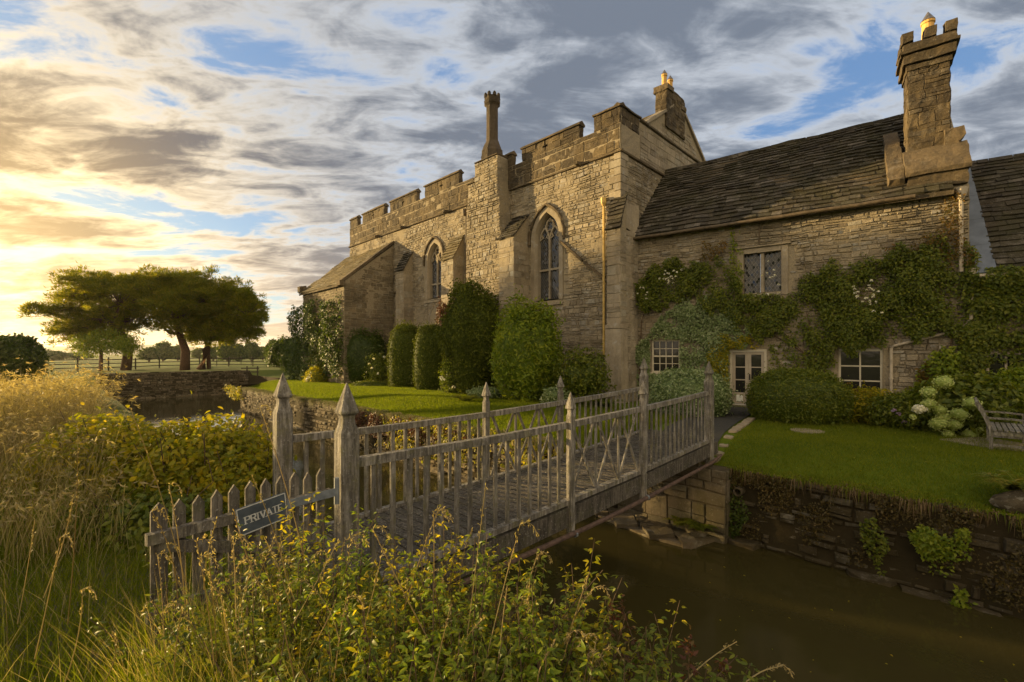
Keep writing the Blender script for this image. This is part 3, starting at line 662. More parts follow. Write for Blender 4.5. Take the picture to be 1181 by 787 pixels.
def merlon(fr,a0,a1,z0,z1,loop=None,seed=0,b0=-.38,b1=.03,slope=.16):
    m=MB(); A=[a0,a1]; Z=[z0,z1]; hs=[]
    if loop is not None:
        c=loop; zc=(z0+z1)/2; hs=[(c-.04,c+.04,zc-.25,zc+.27),(c-.17,c+.17,zc-.045,zc+.045)]
    for h in hs: A+=[h[0],h[1]]; Z+=[h[2],h[3]]
    A=sorted(set(A)); Z=sorted(set(Z))
    for i in range(len(A)-1):
        for j in range(len(Z)-1):
            x=(A[i]+A[i+1])/2; y=(Z[j]+Z[j+1])/2
            if any(h[0]<x<h[1] and h[2]<y<h[3] for h in hs): continue
            if loop is not None and y<z0+.55: 
                pass
            m.box(fr,A[i],A[i+1],b0+.001,b1-.001,Z[j],Z[j+1],.5)
    m.mark(1); e=excl([(h[0],h[1],h[2]+.26,h[3],0) for h in hs],[])
    stones(m,fr,a0,a1,z0,z1,.30,.5,.03,b0=b1,seed=seed,gap=.011,inside=(lambda a,z: not any(h[0]-.05<a<h[1]+.05 and h[2]<z<h[3] for h in hs)) if hs else None)
    m.mark(2); SFr=Fr(fr.p(a0-.05,0,0),fr.b,-fr.a)
    m.prism(SFr,[(b1+.09,z1),(b1+.09,z1+.07),((b0+b1)/2+.02,z1+.07+slope),(b0-.06,z1+.08),(b0-.06,z1)],0,-(a1-a0+.10),.4)
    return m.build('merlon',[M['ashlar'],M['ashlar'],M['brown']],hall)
def fx(x,y=250,b=.03): return F0.px(x,y,b)[0]
for i,(x0,x1,lp) in enumerate([(403.9,412.5,0),(418.2,443.5,1),(450,480.5,1),(490,529.5,1)]): 
    a0,a1=fx(x0),fx(x1); merlon(F0,a0,a1,12.2,12.86,(a0+a1)/2 if lp else None,30+i,b0=-.24)
for i,(x0,x1) in enumerate([(570.5,590.5),(602,668.5)]):
    a0,a1=fx(x0),fx(x1); merlon(F0,a0,a1,11.95,12.56,F0.px(629,170)[0] if i else None,40+i,b0=-.26)
merlon(F0,fx(685),-10.40,11.95,12.62,None,44); merlon(G0,17.12,18.62,11.9,12.62,None,45,-.4,.0)
# pier with the octagonal chimney
pb=MB(); 
for a0,a1,z0,z1,bb in ((-19.7,-16.95,-.3,8.6,.80),(-19.7,-17.05,8.6,10.2,.80),(-19.6,-17.2,10.2,11.4,.80),(-19.0,-17.2,11.4,12.4,.80)):
    pb.box(F0,a0,a1,-.4,bb,z0,z1,.5); 
pb.mark(1)
for q,(a0,a1,z0,z1,bb) in enumerate(((-19.7,-16.95,-.1,8.6,.80),(-19.7,-17.05,8.6,10.2,.80),(-19.6,-17.2,10.2,11.4,.80),(-19.0,-17.2,11.4,12.4,.80))):
    stones(pb,F0,a0,a1,z0,z1,.17,.26,.06,b0=bb,seed=50+q,gap=.014); stones(pb,Fr(F0.p(a1,0,0),F0.b,F0.a),0,bb,z0,z1,.22,.4,.02,seed=60+q)
    stones(pb,Fr(F0.p(a0,0,0),F0.b,-F0.a),0,bb,z0,z1,.22,.4,.02,seed=70+q)
pb.mark(2); pb.box(F0,-19.75,-18.95,-.2,.84,11.4,11.55,.3,.05); pb.box(F0,-19.06,-17.14,-.45,.86,12.4,12.52,.3,.04)
pb.build('stair_pier',[M['mortar'],M['rubble'],M['brown']],hall)
tb=MB(); c=F0.p(-18.2,.25,0)
tb.lathe(c,[(12.5,.62),(13.0,.61),(13.05,.57),(13.5,.38),(13.6,.34),(15.45,.33),(15.5,.36),(15.58,.45),(15.68,.47),(15.72,.42),(15.95,.42)],8,R(22.5),.5,S,T)
for k in range(8):
    an=R(22.5+45*k); q=c+S*.37*math.cos(an)+T*.37*math.sin(an); tb.lathe(q,[(15.9,.10),(16.08,.09),(16.15,.05)],6)
tb.build('octagonal_chimney',M['dark_brown'],hall)
buttress(hall,F0,-16.80,-15.72,1.08,7.85,9.1,80,[M['mortar'],M['dress'],M['slate']])
buttress(hall,F0,-27.30,-26.30,.72,7.6,8.9,84,[M['mortar'],M['dress'],M['slate']])
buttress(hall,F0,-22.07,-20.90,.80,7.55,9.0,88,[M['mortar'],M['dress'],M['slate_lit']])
buttress(hall,F0,-10.78,-10.12,.46,7.3,8.7,92,[M['mortar'],M['dress'],M['slate']],plinth=3.2,name='corner_buttress')
sb=MB(); sb.box(F0,-10.30,-10.16,-1.4,0,-.3,7.3,.5); stones(sb,Fr(F0.p(-10.16,0,0),-F0.b,F0.a),0,1.4,0,7.3,.3,.5,.018,seed=7); sb.box(F0,-10.30,-10.20,-1.2,-.02,7.3,8.6,.5,.12); sb.build('side_buttress',M['dress'],hall)
p1=F0.px(647,279,.04); p2=F0.px(672,301,.04); p3=F0.px(674,303,.04); p4=F0.px(701,324,.04)
for A_,B_ in ((p1,p2),(p3,p4),((-28.6,6.3),(-27.3,6.7)),((-23.0,7.0),(-22.1,7.02))):
    dr=MB(); dr.beam([F0.p(A_[0],.07,A_[1]),F0.p(B_[0],.07,B_[1])],.10,.13,up=F0.b); dr.build('drip_mould',M['brown'],hall)
dp=MB(); a=-11.12; dp.tube([F0.p(a-.04,.12,2.0),F0.p(a-.04,.12,8.6)],.055,8); dp.lathe(F0.p(a-.04,.14,0),[(8.5,.06),(8.62,.12),(8.85,.13),(8.86,.1)],8); dp.build('downpipe',M['sunlit_pipe'],hall)  # pipe stands in for a gold strip of sunlight by the buttress
dp=MB(); a,z=F0.px(537,240,.16); dp.tube([F0.p(a,.12,3),F0.p(a,.12,10.1)],.05,8); dp.lathe(F0.p(a,.2,0),[(10.05,.07),(10.15,.14),(10.45,.16),(10.46,.1)],8); dp.tube([F0.p(a,.2,10.4),F0.p(a,-.05,10.55)],.06,6); dp.build('downpipe',M['gutter'],hall)
# gable, roof and stack behind the corner
gb=MB(); gb.prism(G0,[(19.4,12.66),(26.4,12.66),(22.9,15.0)],-.5,-.12,.5); gb.mark(1)
stones(gb,G0,19.5,26.3,12.68,14.95,.26,.45,.02,b0=-.12,seed=99,inside=lambda a,z: z<12.66+(2.34/3.5)*(3.5-abs(a-22.9))-.08)
gb.mark(2)
for sg in (-1,1):
    gb.beam([G0.p(22.9+sg*3.75,-.30,12.62),G0.p(22.9,-.30,15.10)],.55,.14,.4,up=Vector((0,0,1)))
gb.build('gable',[M['mortar'],M['dress'],M['dress']],hall)
rf=MB(); rf.prism(G0,[(19.3,12.3),(26.5,12.3),(22.9,14.92)],-3.2,-.52,.5); rf.mark(1)
slates(rf,G0.p(19.3,-.52,12.32),-S*2.7,G0.p(22.9,-.52,14.94)-G0.p(19.3,-.52,12.32),.22,.35,seed=4)
rf.mark(0); rf.box(F0,-35.3,-10.6,-9.8,-.45,11.6,11.8,.5)
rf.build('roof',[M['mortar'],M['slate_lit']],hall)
def chim(parent,fr,a0,a1,b0,b1,z0,z1,seed,mats,name='chimney'):
    m=MB(); m.box(fr,a0,a1,b0,b1,z0,z1,.5); m.mark(1)
    stones(m,Fr(fr.p(0,b1,0),fr.a,fr.b),a0,a1,z0,z1,.28,.42,.02,seed=seed,gap=.008); stones(m,Fr(fr.p(a0,0,0),fr.b,-fr.a),b0,b1,z0,z1,.28,.42,.02,seed=seed+1,gap=.008); stones(m,Fr(fr.p(a1,0,0),fr.b,fr.a),b0,b1,z0,z1,.28,.42,.02,seed=seed+2,gap=.008)
    return m
gc=chim(hall,G0,21.35,23.4,-.62,-.02,13.3,15.25,101,None); gc.mark(2); gc.box(G0,21.28,22.0,-.70,.06,15.1,15.42,.4,.03); gc.box(G0,22.9,23.5,-.68,.04,14.7,14.95,.4,.03); gc.box(G0,21.35,23.4,-.62,-.02,15.25,15.36,.3,.02)
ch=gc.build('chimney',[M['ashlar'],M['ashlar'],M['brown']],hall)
for a in (21.7,22.35):
    pt=MB(); pt.lathe(G0.p(a,-.32,0),[(15.36,.15),(15.45,.13),(16.0,.12),(16.02,.15),(16.1,.15)],12); pt.build('chimney_pot',M['pot'],ch); cw=MB(); cw.lathe(G0.p(a,-.32,0),[(16.1,.02),(16.12,.15),(16.34,.02)],10); cw.build('cowl',M['cowl'],ch)
# ---- lean-to at the far end
annex=thing('lean_to_annex',st(-32,15.2,0),'low stone lean-to with sloping slate roof against the far end of the hall','annex')
AF=Fr(st(0,13.39),S,-T); AS=Fr(st(-28.7,0),T,S)
ab=MB(); ab.prism(AS,[(13.39,-.4),(17.0,-.4),(17.0,9.75),(13.39,6.75)],-.45,0,.5); ab.box(AF,-35.6,-29.15,-.45,0,-.4,6.75,.5); ab.box(Fr(st(-35.6,0),T,-S),13.45,17.0,-.4,0,-.4,6.7,.5)
ab.mark(1); slit=AS.px(428,349)
stones(ab,AS,13.39,17.0,-.1,9.75,.19,.32,.035,seed=111,inside=lambda a,z: z<6.75+3.0*(a-13.39)/3.61-.05 and not(abs(a-slit[0])<.1 and abs(z-slit[1])<.45))
stones(ab,AF,-35.6,-28.7,-.1,6.7,.19,.32,.04,seed=112)
ab.mark(2); ab.box(AS,slit[0]-.07,slit[0]+.07,.001,.004,slit[1]-.42,slit[1]+.42,.5)
ab.build('wall',[M['mortar'],stone_mat('grey_rubble',[(.15,.12,.08),(.22,.18,.11),(.27,.21,.13),(.19,.155,.10),(.25,.22,.16)],stain_amt=.6),M['dark']],annex)
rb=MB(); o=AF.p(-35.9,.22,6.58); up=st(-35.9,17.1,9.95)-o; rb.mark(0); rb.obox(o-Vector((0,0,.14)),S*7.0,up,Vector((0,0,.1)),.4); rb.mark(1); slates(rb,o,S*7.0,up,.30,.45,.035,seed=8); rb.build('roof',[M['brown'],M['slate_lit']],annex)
cp=MB(); cp.box(AF,-36.0,-35.45,-.2,.3,6.6,7.2,.5,.08); cp.build('kneeler',M['brown'],annex)
cp=MB(); cp.beam([AF.p(-28.85,.25,6.72),st(-28.85,17.05,9.98)],.42,.16,.5); cp.box(AF,-29.1,-28.55,0,.35,6.45,6.85,.5,.04); cp.build('coping',M['brown'],annex)
# ---- the domestic wing
wing=thing('manor_wing',WF.p(5,-1,0),'two storey stone wing with long dark slate roof clad in climbing plants','house')
WL=10.67; wx=WF.px
def rect(x0,x1,y0,y1): 
    p=wx((x0+x1)/2,(y0+y1)/2); a0=wx(x0,y0)[0]; a1=wx(x1,y0)[0]; return a0,a1,wx((x0+x1)/2,y1)[1],wx((x0+x1)/2,y0)[1]
RU=rect(857,902,291,338); RS=rect(751.5,784,392,430); RD=rect(841.5,884.5,403,469); RR=rect(967,1018.5,403,459)
RD=(RD[0],RD[1],.05,RD[3])
wb_=MB(); H=[(r[0],r[1],r[2],r[3],.28) for r in (RU,RS,RD,RR)]
holes_wall(wb_,WF,-.3,WL,-.5,7.25,H)
GE=Fr(WF.p(WL,0,0),-WF.b,WF.a); wb_.prism(GE,[(0,-.5),(6.3,-.5),(6.3,7.2),(3.15,10.9),(0,7.2)],-.4,-.001,.5)
wb_.mark(1); stones(wb_,WF,0,WL,-.1,7.2,.14,.25,.06,seed=120,inside=excl([],[[(h[0]-.03-(.22 if i==0 else .03),h[2]-.03-(.15 if i==0 else .06)),(h[1]+.03+(.22 if i==0 else .03),h[2]-.03-(.15 if i==0 else .06)),(h[1]+.03+(.22 if i==0 else .03),h[3]+.22),(h[0]-.03-(.22 if i==0 else .03),h[3]+.22)] for i,h in enumerate(H)]))
stones(wb_,GE,0,6.2,4,10.9,.2,.34,.03,seed=121,inside=lambda a,z:z<7.2+1.17*(3.15-abs(a-3.15))-.1)
wb_.build('wall',[M['mortar'],M['rubble']],wing)
wr=MB(); o=WF.p(-.25,.28,7.12); top=WF.p(-.25,-3.12,11.02); up=top-o; Lr=WF.a*(WL-.15); wr.obox(o-Vector((0,0,.16)),Lr,up,Vector((0,0,.12)),.3)
bo=WF.p(-.25,-6.5,7.15); wr.obox(bo,Lr,top-bo,Vector((0,0,-.1)),.3)
wr.mark(1); slates(wr,o,Lr,up,.27,.40,.055,seed=9)
for k in range(24):
    a=-.2+k*(WL-.2)/24; wr.obox(WF.p(a,-2.98,10.88),WF.a*.42,WF.b*-.28,Vector((0,0,.16)),random.random(),.01)
wr.build('roof',[M['brown'],M['slate']],wing)
gu=MB(); gu.tube([WF.p(a,.36,7.04+.01*math.sin(a*3)) for a in np.linspace(-.05,WL-1.3,14)],.065,8); gu.build('gutter',M['gutter'],wing)
gu=MB(); gu.tube([WF.p(a,.20,7.02) for a in np.linspace(WL-1.4,WL-.2,4)],.055,8); gu.build('gutter',M['gutter'],wing)
# chimney at the gable end
def wz(x,y,b=0): return WF.px(x,y,b)
cs0=wz(1047,100,-.45)[0]; cs1=wz(1096,100,-.45)[0]; ztop=wz(1071,52,-.45)[1]
cm=chim(wing,WF,cs0,cs1,-1.45,-.45,8.2,11.55,130,None); cm.mark(2)
for e,z0,z1 in ((.06,11.40,11.60),(.14,11.60,11.93),(.22,11.93,12.06),(.15,12.06,12.30)): cm.box(WF,cs0-e,cs1+e,-1.45-e,-.45+e,z0,z1,.3,.02)
cw_=cs1-cs0+.36
for a_ in (cs0-.18,cs0-.18+cw_*.40,cs1+.18-.34):
    for b0,b1 in ((-.55,-.27),(-1.63,-1.35)): cm.box(WF,a_,a_+.34,b0,b1,12.30,12.66,random.random(),.03)
cm.box(WF,cs1-.12,cs1+.18,-1.2,-.7,12.30,12.60,.3,.03); cm.box(WF,cs0-.18,cs0+.1,-1.2,-.7,12.30,12.60,.3,.03)
cm.mark(2)
# weathered shoulder block, its slope and the raking verge slab
b0_=wz(1044,190,.1)[0]; b1_=wz(1120,190,.1)[0]
GS=Fr(WF.p(b0_,0,0),WF.b,-WF.a)
cm.prism(GS,[(-1.6,7.75),(.16,7.75),(.20,7.86),(.16,7.98),(-.35,8.75),(-1.6,9.1)],0,-(b1_-b0_),.5)
cm.box(WF,b0_+.05,b1_-.05,-1.5,.08,7.3,7.75,.3,.01); cm.prism(WF,[(cs1-.15,8.3),(b1_-.0,8.2),(b1_-.2,8.75),(cs1+.35,8.95),(cs1+.3,9.2),(cs1-.15,9.2)],-1.3,-.30,.6)
cm.prism(GS,[(.16,7.72),(-.05,8.15),(-1.9,10.05),(-2.2,9.9),(-2.2,9.4),(-.3,7.4)],.42,.02,.5)
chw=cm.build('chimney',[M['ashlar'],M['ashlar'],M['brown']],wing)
ca=(cs0+cs1)/2+.02; pt=MB(); pt.lathe(WF.p(ca,-.75,0),[(12.3,.19),(12.5,.17),(12.95,.16),(12.97,.19),(13.04,.19)],14); pt.build('chimney_pot',M['pot'],chw); cwb=MB(); cwb.lathe(WF.p(ca,-.75,0),[(13.04,.03),(13.06,.19),(13.36,.02)],12); cwb.build('cowl',M['cowl'],chw)
# windows and doors
def bars(b,fr,a0,a1,z0,z1,bb,nx,nz,tw=.03,frame=.06,d=.04,xs=None,zs=None):
    b.box(fr,a0,a0+frame,bb,bb+d,z0,z1); b.box(fr,a1-frame,a1,bb,bb+d,z0,z1); b.box(fr,a0+frame,a1-frame,bb,bb+d,z0,z0+frame); b.box(fr,a0+frame,a1-frame,bb,bb+d,z1-frame,z1)
    A=xs or [a0+frame+(a1-a0-2*frame)*k/nx for k in range(1,nx)]; Z=zs or [z0+frame+(z1-z0-2*frame)*k/nz for k in range(1,nz)]
    for x in A: b.box(fr,x-tw/2,x+tw/2,bb,bb+d*.7,z0+frame,z1-frame)
    for z in Z: b.box(fr,a0+frame,a1-frame,bb,bb+d*.6,z-tw/2,z+tw/2)
def pane(fr,a0,a1,z0,z1,bb,par,mat):
    g=MB(); g.face([fr.p(a0,bb,z0),fr.p(a1,bb,z0),fr.p(a1,bb,z1),fr.p(a0,bb,z1)]); g.build('glass',mat,par,uvfr=fr)
a0,a1,z0,z1=RS; b=MB(); zm=(z0+z1)/2; bars(b,WF,a0,a1,z0,z1,-.12,4,4,.028,.065,.06); b.box(WF,a0+.06,a1-.06,-.12,-.045,zm-.03,zm+.03); b.box(WF,a0-.06,a1+.06,-.27,.07,z0-.08,z0)
wn_=b.build('sash_window',M['white'],wing); pane(WF,a0,a1,z0,z1,-.11,wn_,M['glass'])
a0,a1,z0,z1=RR; b=MB(); bars(b,WF,a0,a1,z0,z1,-.12,2,3,.045,.07,.06); b.box(WF,a0-.03,a1+.03,-.27,.05,z0-.07,z0); wn_=b.build('casement_window',M['white'],wing); pane(WF,a0,a1,z0,z1,-.11,wn_,M['glass'])
a0,a1,z0,z1=RU; b=MB(); mid=(a0+a1)/2
for x0,x1,y0,y1 in ((a0-.2,a0+.03,z0-.12,z1+.18),(a1-.03,a1+.2,z0-.12,z1+.18),(a0+.03,a1-.03,z1-.02,z1+.18),(a0+.03,a1-.03,z0-.14,z0)): b.box(WF,x0,x1,-.25,.05,y0,y1,random.random(),.01)
b.box(WF,mid-.08,mid+.08,-.22,.0,z0,z1-.02,.5,.03); b.box(WF,a0-.3,a1+.3,.05,.12,z1+.18,z1+.27,.2,.02)
wn_=b.build('mullioned_window',M['dress'],wing)
for x0,x1 in ((a0+.03,mid-.08),(mid+.08,a1-.03)): pane(WF,x0,x1,z0,z1,-.15,wn_,M['leaded'])
a0,a1,z0,z1=RD; b=MB(); b.box(WF,a0,a0+.09,-.14,-.02,z0,z1); b.box(WF,a1-.09,a1,-.14,-.02,z0,z1); b.box(WF,a0+.09,a1-.09,-.14,-.02,z1-.09,z1); b.box(WF,a0+.09,a1-.09,-.16,.02,z0,z0+.03); df=b.build('door_frame',M['white'],wing)
mid=(a0+a1)/2
for i,(x0,x1) in enumerate(((a0+.095,mid-.004),(mid+.004,a1-.095))):
    b=MB(); fw=.10; pz=z0+.05
    b.box(WF,x0,x0+fw,-.12,-.07,pz,z1-.095); b.box(WF,x1-fw,x1,-.12,-.07,pz,z1-.095); b.box(WF,x0+fw,x1-fw,-.12,-.07,z1-.095-.11,z1-.095); b.box(WF,x0+fw,x1-fw,-.12,-.075,pz,pz+.44)
    for k in (1,2): zz=pz+.44+(z1-.2-pz-.44)*k/3; b.box(WF,x0+fw,x1-fw,-.115,-.08,zz-.02,zz+.02)
    d=b.build('door',M['door'],wing); pane(WF,x0+fw,x1-fw,pz+.42,z1-.2,-.105,d,M['glass'])
    if i==0:
        k=MB(); k.box(WF,x0+.13,x0+.36,-.075,-.055,pz+.08,pz+.34,.5,.01); k.box(WF,x0+.17,x0+.32,-.055,-.050,pz+.11,pz+.28,.5); k.build('cat_flap',M['iron'],d)
    else:
        k=MB(); k.tube([WF.p(x0+.05,-.04,pz+1.0),WF.p(x0+.05,-.04,pz+1.12)],.012,6); k.box(WF,x0+.03,x0+.07,-.07,-.04,pz+.94,pz+1.16); k.build('door_handle',M['dark'],d)
# pipes on the wing
b=MB(); a=wz(1027.5,430)[0]; pts=[WF.p(a,.10,0),WF.p(a,.10,wz(1027,402)[1]),WF.p(a+.08,.10,wz(1027,399)[1])]; x2=wz(1105,381); x3=wz(1119,368); x4=wz(1121,340)
pts+=[WF.p(x2[0],.12,x2[1]),WF.p(x3[0],.12,x3[1]),WF.p(x4[0],.12,wz(1121,318)[1])]; b.tube(pts,.045,8); b.lathe(WF.p(x4[0],.13,0),[(x4[1]+.5,.06),(x4[1]+.62,.12),(x4[1]+.78,.13)],8); b.tube([WF.p(a,.10,1.2),WF.p(a,.10,1.26)],.065,8)
b.build('waste_pipe',M['pipe'],wing)
b=MB(); a,z=wz(1108.5,217,.15); zb_=wz(1108,292)[1]; b.tube([WF.p(a,.15,zb_-.6),WF.p(a,.15,z-.3)],.055,8); b.lathe(WF.p(a,.15,0),[(z-.35,.06),(z-.2,.13),(z-.02,.16),(z,.16)],8); b.build('downpipe',M['pipe'],wing)
b=MB(); a,z=wz(875.5,240,.1); b.tube([WF.p(a,.06,6.2),WF.p(a,.06,7.0)],.03,6); b.build('vent_pipe',M['gutter'],wing)
# ---- lower side wing
side=thing('side_wing',WF.p(13.5,-2,0),'lower stone wing with steep slate roof and lead flashing smothered in creeper','house')
b=MB(); b.box(WF,WL+.05,18,-6,-.05,-.5,4.45,.5); b.mark(1); stones(b,WF,WL+.06,18,-.1,4.4,.19,.34,.04,b0=-.05,seed=140); b.prism(Fr(WF.p(WL+.05,0,0),-WF.b,WF.a),[(0,4.4),(6,4.4),(3.2,8.7)],-.3,-.01,.5); b.build('wall',[M['mortar'],M['rubble']],side)
b=MB(); o=WF.p(WL+.10,.22,4.45); up=WF.p(WL+.10,-3.3,8.85)-o; b.obox(o-Vector((0,0,.14)),WF.a*7.3,up,Vector((0,0,.1)),.3); b.mark(1); slates(b,o+WF.a*.42,WF.a*6.9,up,.28,.45,.04,seed=12); bk=WF.p(WL+.10,-6.6,4.5); b.mark(0); b.obox(bk,WF.a*7.3,WF.p(WL+.10,-3.3,8.85)-bk,Vector((0,0,-.1)),.3); b.build('roof',[M['brown'],M['slate']],side)
b=MB(); n_=WF.a.cross(up).normalized(); n_=n_ if n_.z>0 else -n_
for k in range(9): b.obox(o+WF.a*(.01)+up*(k/9)+n_*.01,WF.a*.44,up*(1/9+.01),n_*(.03 if k%2 else .036),.4)
b.build('lead_flashing',M['lead'],side)
b=MB(); b.tube([WF.p(WL+.15+k,.30,4.38) for k in np.linspace(0,7,8)],.06,8); b.build('gutter',M['pipe'],side)
a=wx(1142,432)[0]; b=MB(); b.box(WF,a-.1,a-.03,-.02,.05,1.0,2.1); b.box(WF,a+.7,a+.77,-.02,.05,1.0,2.1); b.box(WF,a-.03,a+.7,-.02,.05,2.03,2.1); b.box(WF,a-.03,a+.7,-.02,.05,1.0,1.07); b.box(WF,a+.3,a+.35,-.02,.04,1.07,2.03); wn_=b.build('window',M['pipe'],side); pane(WF,a-.03,a+.7,1.05,2.05,.0,wn_,M['glass'])
# ---------------------------------------------------------------- footbridge
BR=Fr(st(-4.04,1.91),T,S)
def ip(k,tab):
    return float(np.interp(k,[a for a,b in tab],[b for a,b in tab]))
ZB=[(-.4,-.13),(0,-.12),(1.5,-.09),(3.27,-.055),(5.3,0),(8.4,.13),(9,.15)]; ZR=[(0,1.07),(1.6,1.045),(3.27,1.06),(5.3,1.105),(6.8,1.15),(8.4,1.21)]
WB=1.66; KE=8.4
bridge=thing('footbridge',BR.p(4.2,-WB/2,-.1),'weathered grey oak footbridge with spiked posts spanning the moat','footbridge')
rj=random.Random(5)
d=MB(); k=-.35
while k<8.75:
    wd=.135; zz=ip(k,ZB)-.02+rj.uniform(-.004,.004); d.obox(BR.p(k+.006,-WB+.02,zz-.035),BR.a*(wd-.014),BR.b*(WB-.04),Vector((0,0,.035)),rj.random()); k+=wd
d.build('deck',M['wood_dark'],bridge)
ks=np.linspace(-.4,8.8,16)
for bb in (.0,-WB): 
    b=MB(); b.beam([BR.p(k,bb,ip(k,ZB)-.225) for k in ks],.12,.27,.6); b.build('beam',M['wood_dark'],bridge)
b=MB(); b.beam([BR.p(k,-WB/2,ip(k,ZB)-.24) for k in ks],.12,.28,.6); b.build('beam',M['wood_dark'],bridge)
for bb,off in ((0,.0),(-WB,.0)):
    b=MB(); b.beam([BR.p(k,bb+off,ip(k,ZR)-.035) for k in np.linspace(.05,KE,14)],.085,.085,.2); b.build('handrail',M['wood'],bridge)
    b=MB(); b.beam([BR.p(k,bb+off,ip(k,ZB)-.02) for k in np.linspace(.05,KE,14)],.10,.07,.3); b.build('bottom_rail',M['wood'],bridge)
def mainpost(k,bb,zt,zb0=-.6,big=True):
    h=.088 if big else .048
    p=[(zb0,h),(zt-.46,h),(zt-.385,.062),(zt-.335,.056),(zt-.30,.060),(zt-.275,.083),(zt-.258,.085),(zt-.1,.036),(zt,.004)] if big else [(zb0,h),(zt-.34,h),(zt-.30,.036),(zt-.25,.036),(zt-.235,.060),(zt-.22,.062),(zt-.08,.026),(zt,.004)]
    b=MB(); b.post(BR,k,bb,p,rj.random()*.6); o=b.build('post',M['wood'],bridge); return o
for k,zt,zl in ((0,1.78,-.5),(8.42,1.88,-.5)): mainpost(k,.0,zt,zl)
for k,zt,zl in ((0,1.82,-.5),(8.55,1.95,-.5)): mainpost(k,-WB,zt,zl)
for k,zt in ((3.30,1.50),(5.37,1.58)): mainpost(k,.055,zt,ip(k,ZB)-.5,False)
for k,zt in ((3.25,1.57),(5.25,1.61)): mainpost(k,-WB-.03,zt,ip(k,ZB)-.5,False)
def bal(k,bb,k2=None,w=.058,t=.022,name='baluster',z0=None,z1=None,o=0):
    k2=k if k2 is None else k2; p=BR.p(k,bb+o,ip(k,ZB)+.01 if z0 is None else z0); q=BR.p(k2,bb+o,ip(k2,ZR)-.06 if z1 is None else z1); b=MB(); u=(q-p).normalized(); sv=BR.b.cross(u).normalized()
    b.obox(p-sv*w/2-BR.b*t/2,sv*w,u*(q-p).length,BR.b*t,rj.random(),.003); b.build(name,M['wood'],bridge)
for bb,ka,kb in ((0,3.30,5.37),(-WB,3.25,5.25)):
    for k in np.linspace(.27,ka-.2,15): bal(k+rj.uniform(-.01,.01),bb)
    for k in np.linspace(kb+.22,8.42-.2,15): bal(k+rj.uniform(-.01,.01),bb)
    w_=(kb-ka-.12)/3
    for j in range(3):
        x0=ka+.06+w_*j+.03; x1=x0+w_-.06; bal(x0,bb,x1,.05,.02,'cross_brace',o=-.012); bal(x1,bb,x0,.05,.02,'cross_brace',o=.012)
        if j: bal(ka+.06+w_*j,bb,w=.05)
b=MB(); b.tube([BR.p(k,.135,ip(k,ZB)-.46+.12*max(0,1-k/4)) for k in np.linspace(1.2,8.3,10)]+[BR.p(8.75,.14,-.25)],.034,8); pp=b.build('service_pipe',M['rust'],bridge)
for k in (3.3,5.37): b=MB(); b.tube([BR.p(k-.015,.135,ip(k,ZB)-.455),BR.p(k+.02,.135,ip(k,ZB)-.455)],.045,8); b.build('pipe_clip',M['strap'],pp)
# ---- picket gate standing open and its sign
H_=Vector((-1.62,4.02,0)); E_=Vector((-2.40,3.02,0)); gv=E_-H_; GL=gv.length; GF=Fr(H_,gv,Vector((gv.y,-gv.x,0)))
if GF.b.y>0: GF.b=-GF.b
gate=thing('picket_gate',H_,'open grey picket gate with pointed pales hinged on the near bridge post','gate')
gs_=lambda a: .83-.0*a
for i in range(11):
    a=.07+(GL-.12)*i/10; zt=1.06-.02*abs(5-i)/5+rj.uniform(-.015,.015); hw=.036 if i<10 else .047; z0=.13 if i<10 else .05; b=MB()
    b.prism(GF,[(a-hw,z0),(a+hw,z0),(a+hw,zt-.055),(a,zt),(a-hw,zt-.055)],-.022,.0,rj.random()); b.build('pale',M['gatewood'],gate)
for z in (.83,.32): b=MB(); b.box(GF,.0,GL+.03,.002,.05,z-.045,z+.035,rj.random(),.004); b.build('rail',M['gatewood'],gate)
b=MB(); u0=GF.p(.06,.026,.36); u1=GF.p(GL-.05,.026,.77); b.beam([u0,u1],.04,.08,.4,up=Vector((0,0,1))); b.build('brace',M['gatewood'],gate)
b=MB(); b.box(GF,-.06,.42,.052,.060,.795,.865,.4); b.tube([GF.p(-.05,.045,.72),GF.p(-.05,.045,.95)],.022,8); b.build('hinge_strap',M['strap'],gate)
sc_,sz_=GF.px(302.5,592.5,.06); ax=Vector((GF.a.x,GF.a.y,0)); ang=R(7); 
U=(-GF.a)*math.cos(ang)+Vector((0,0,1))*math.sin(ang); Vv=(GF.a)*math.sin(ang)+Vector((0,0,1))*math.cos(ang); O=GF.p(sc_,.066,sz_); sw,sh=.37,.215
sign=thing('private_sign',O-Vv*sh/2,'small dark painted board lettered PRIVATE hanging on the picket gate','sign')
b=MB(); b.obox(O-U*sw/2-Vv*sh/2,U*sw,Vv*sh,GF.b*.008,.5); b.build('board',M['signface'],sign)
b=MB(); e=.008
for (p,q,w_,h_) in ((-.5,-.5,1,0),(-.5,.5,1,0),(-.5,-.5,0,1),(.5,-.5,0,1)):
    o=O+U*sw*p*.96+Vv*sh*q*.93+GF.b*.0085
    if w_: b.obox(o-Vv*e/2,U*sw*.96,Vv*e,GF.b*.0012)
    else: b.obox(o-U*e/2,U*e,Vv*sh*.93,GF.b*.0018)
b.build('border',M['signink'],sign)
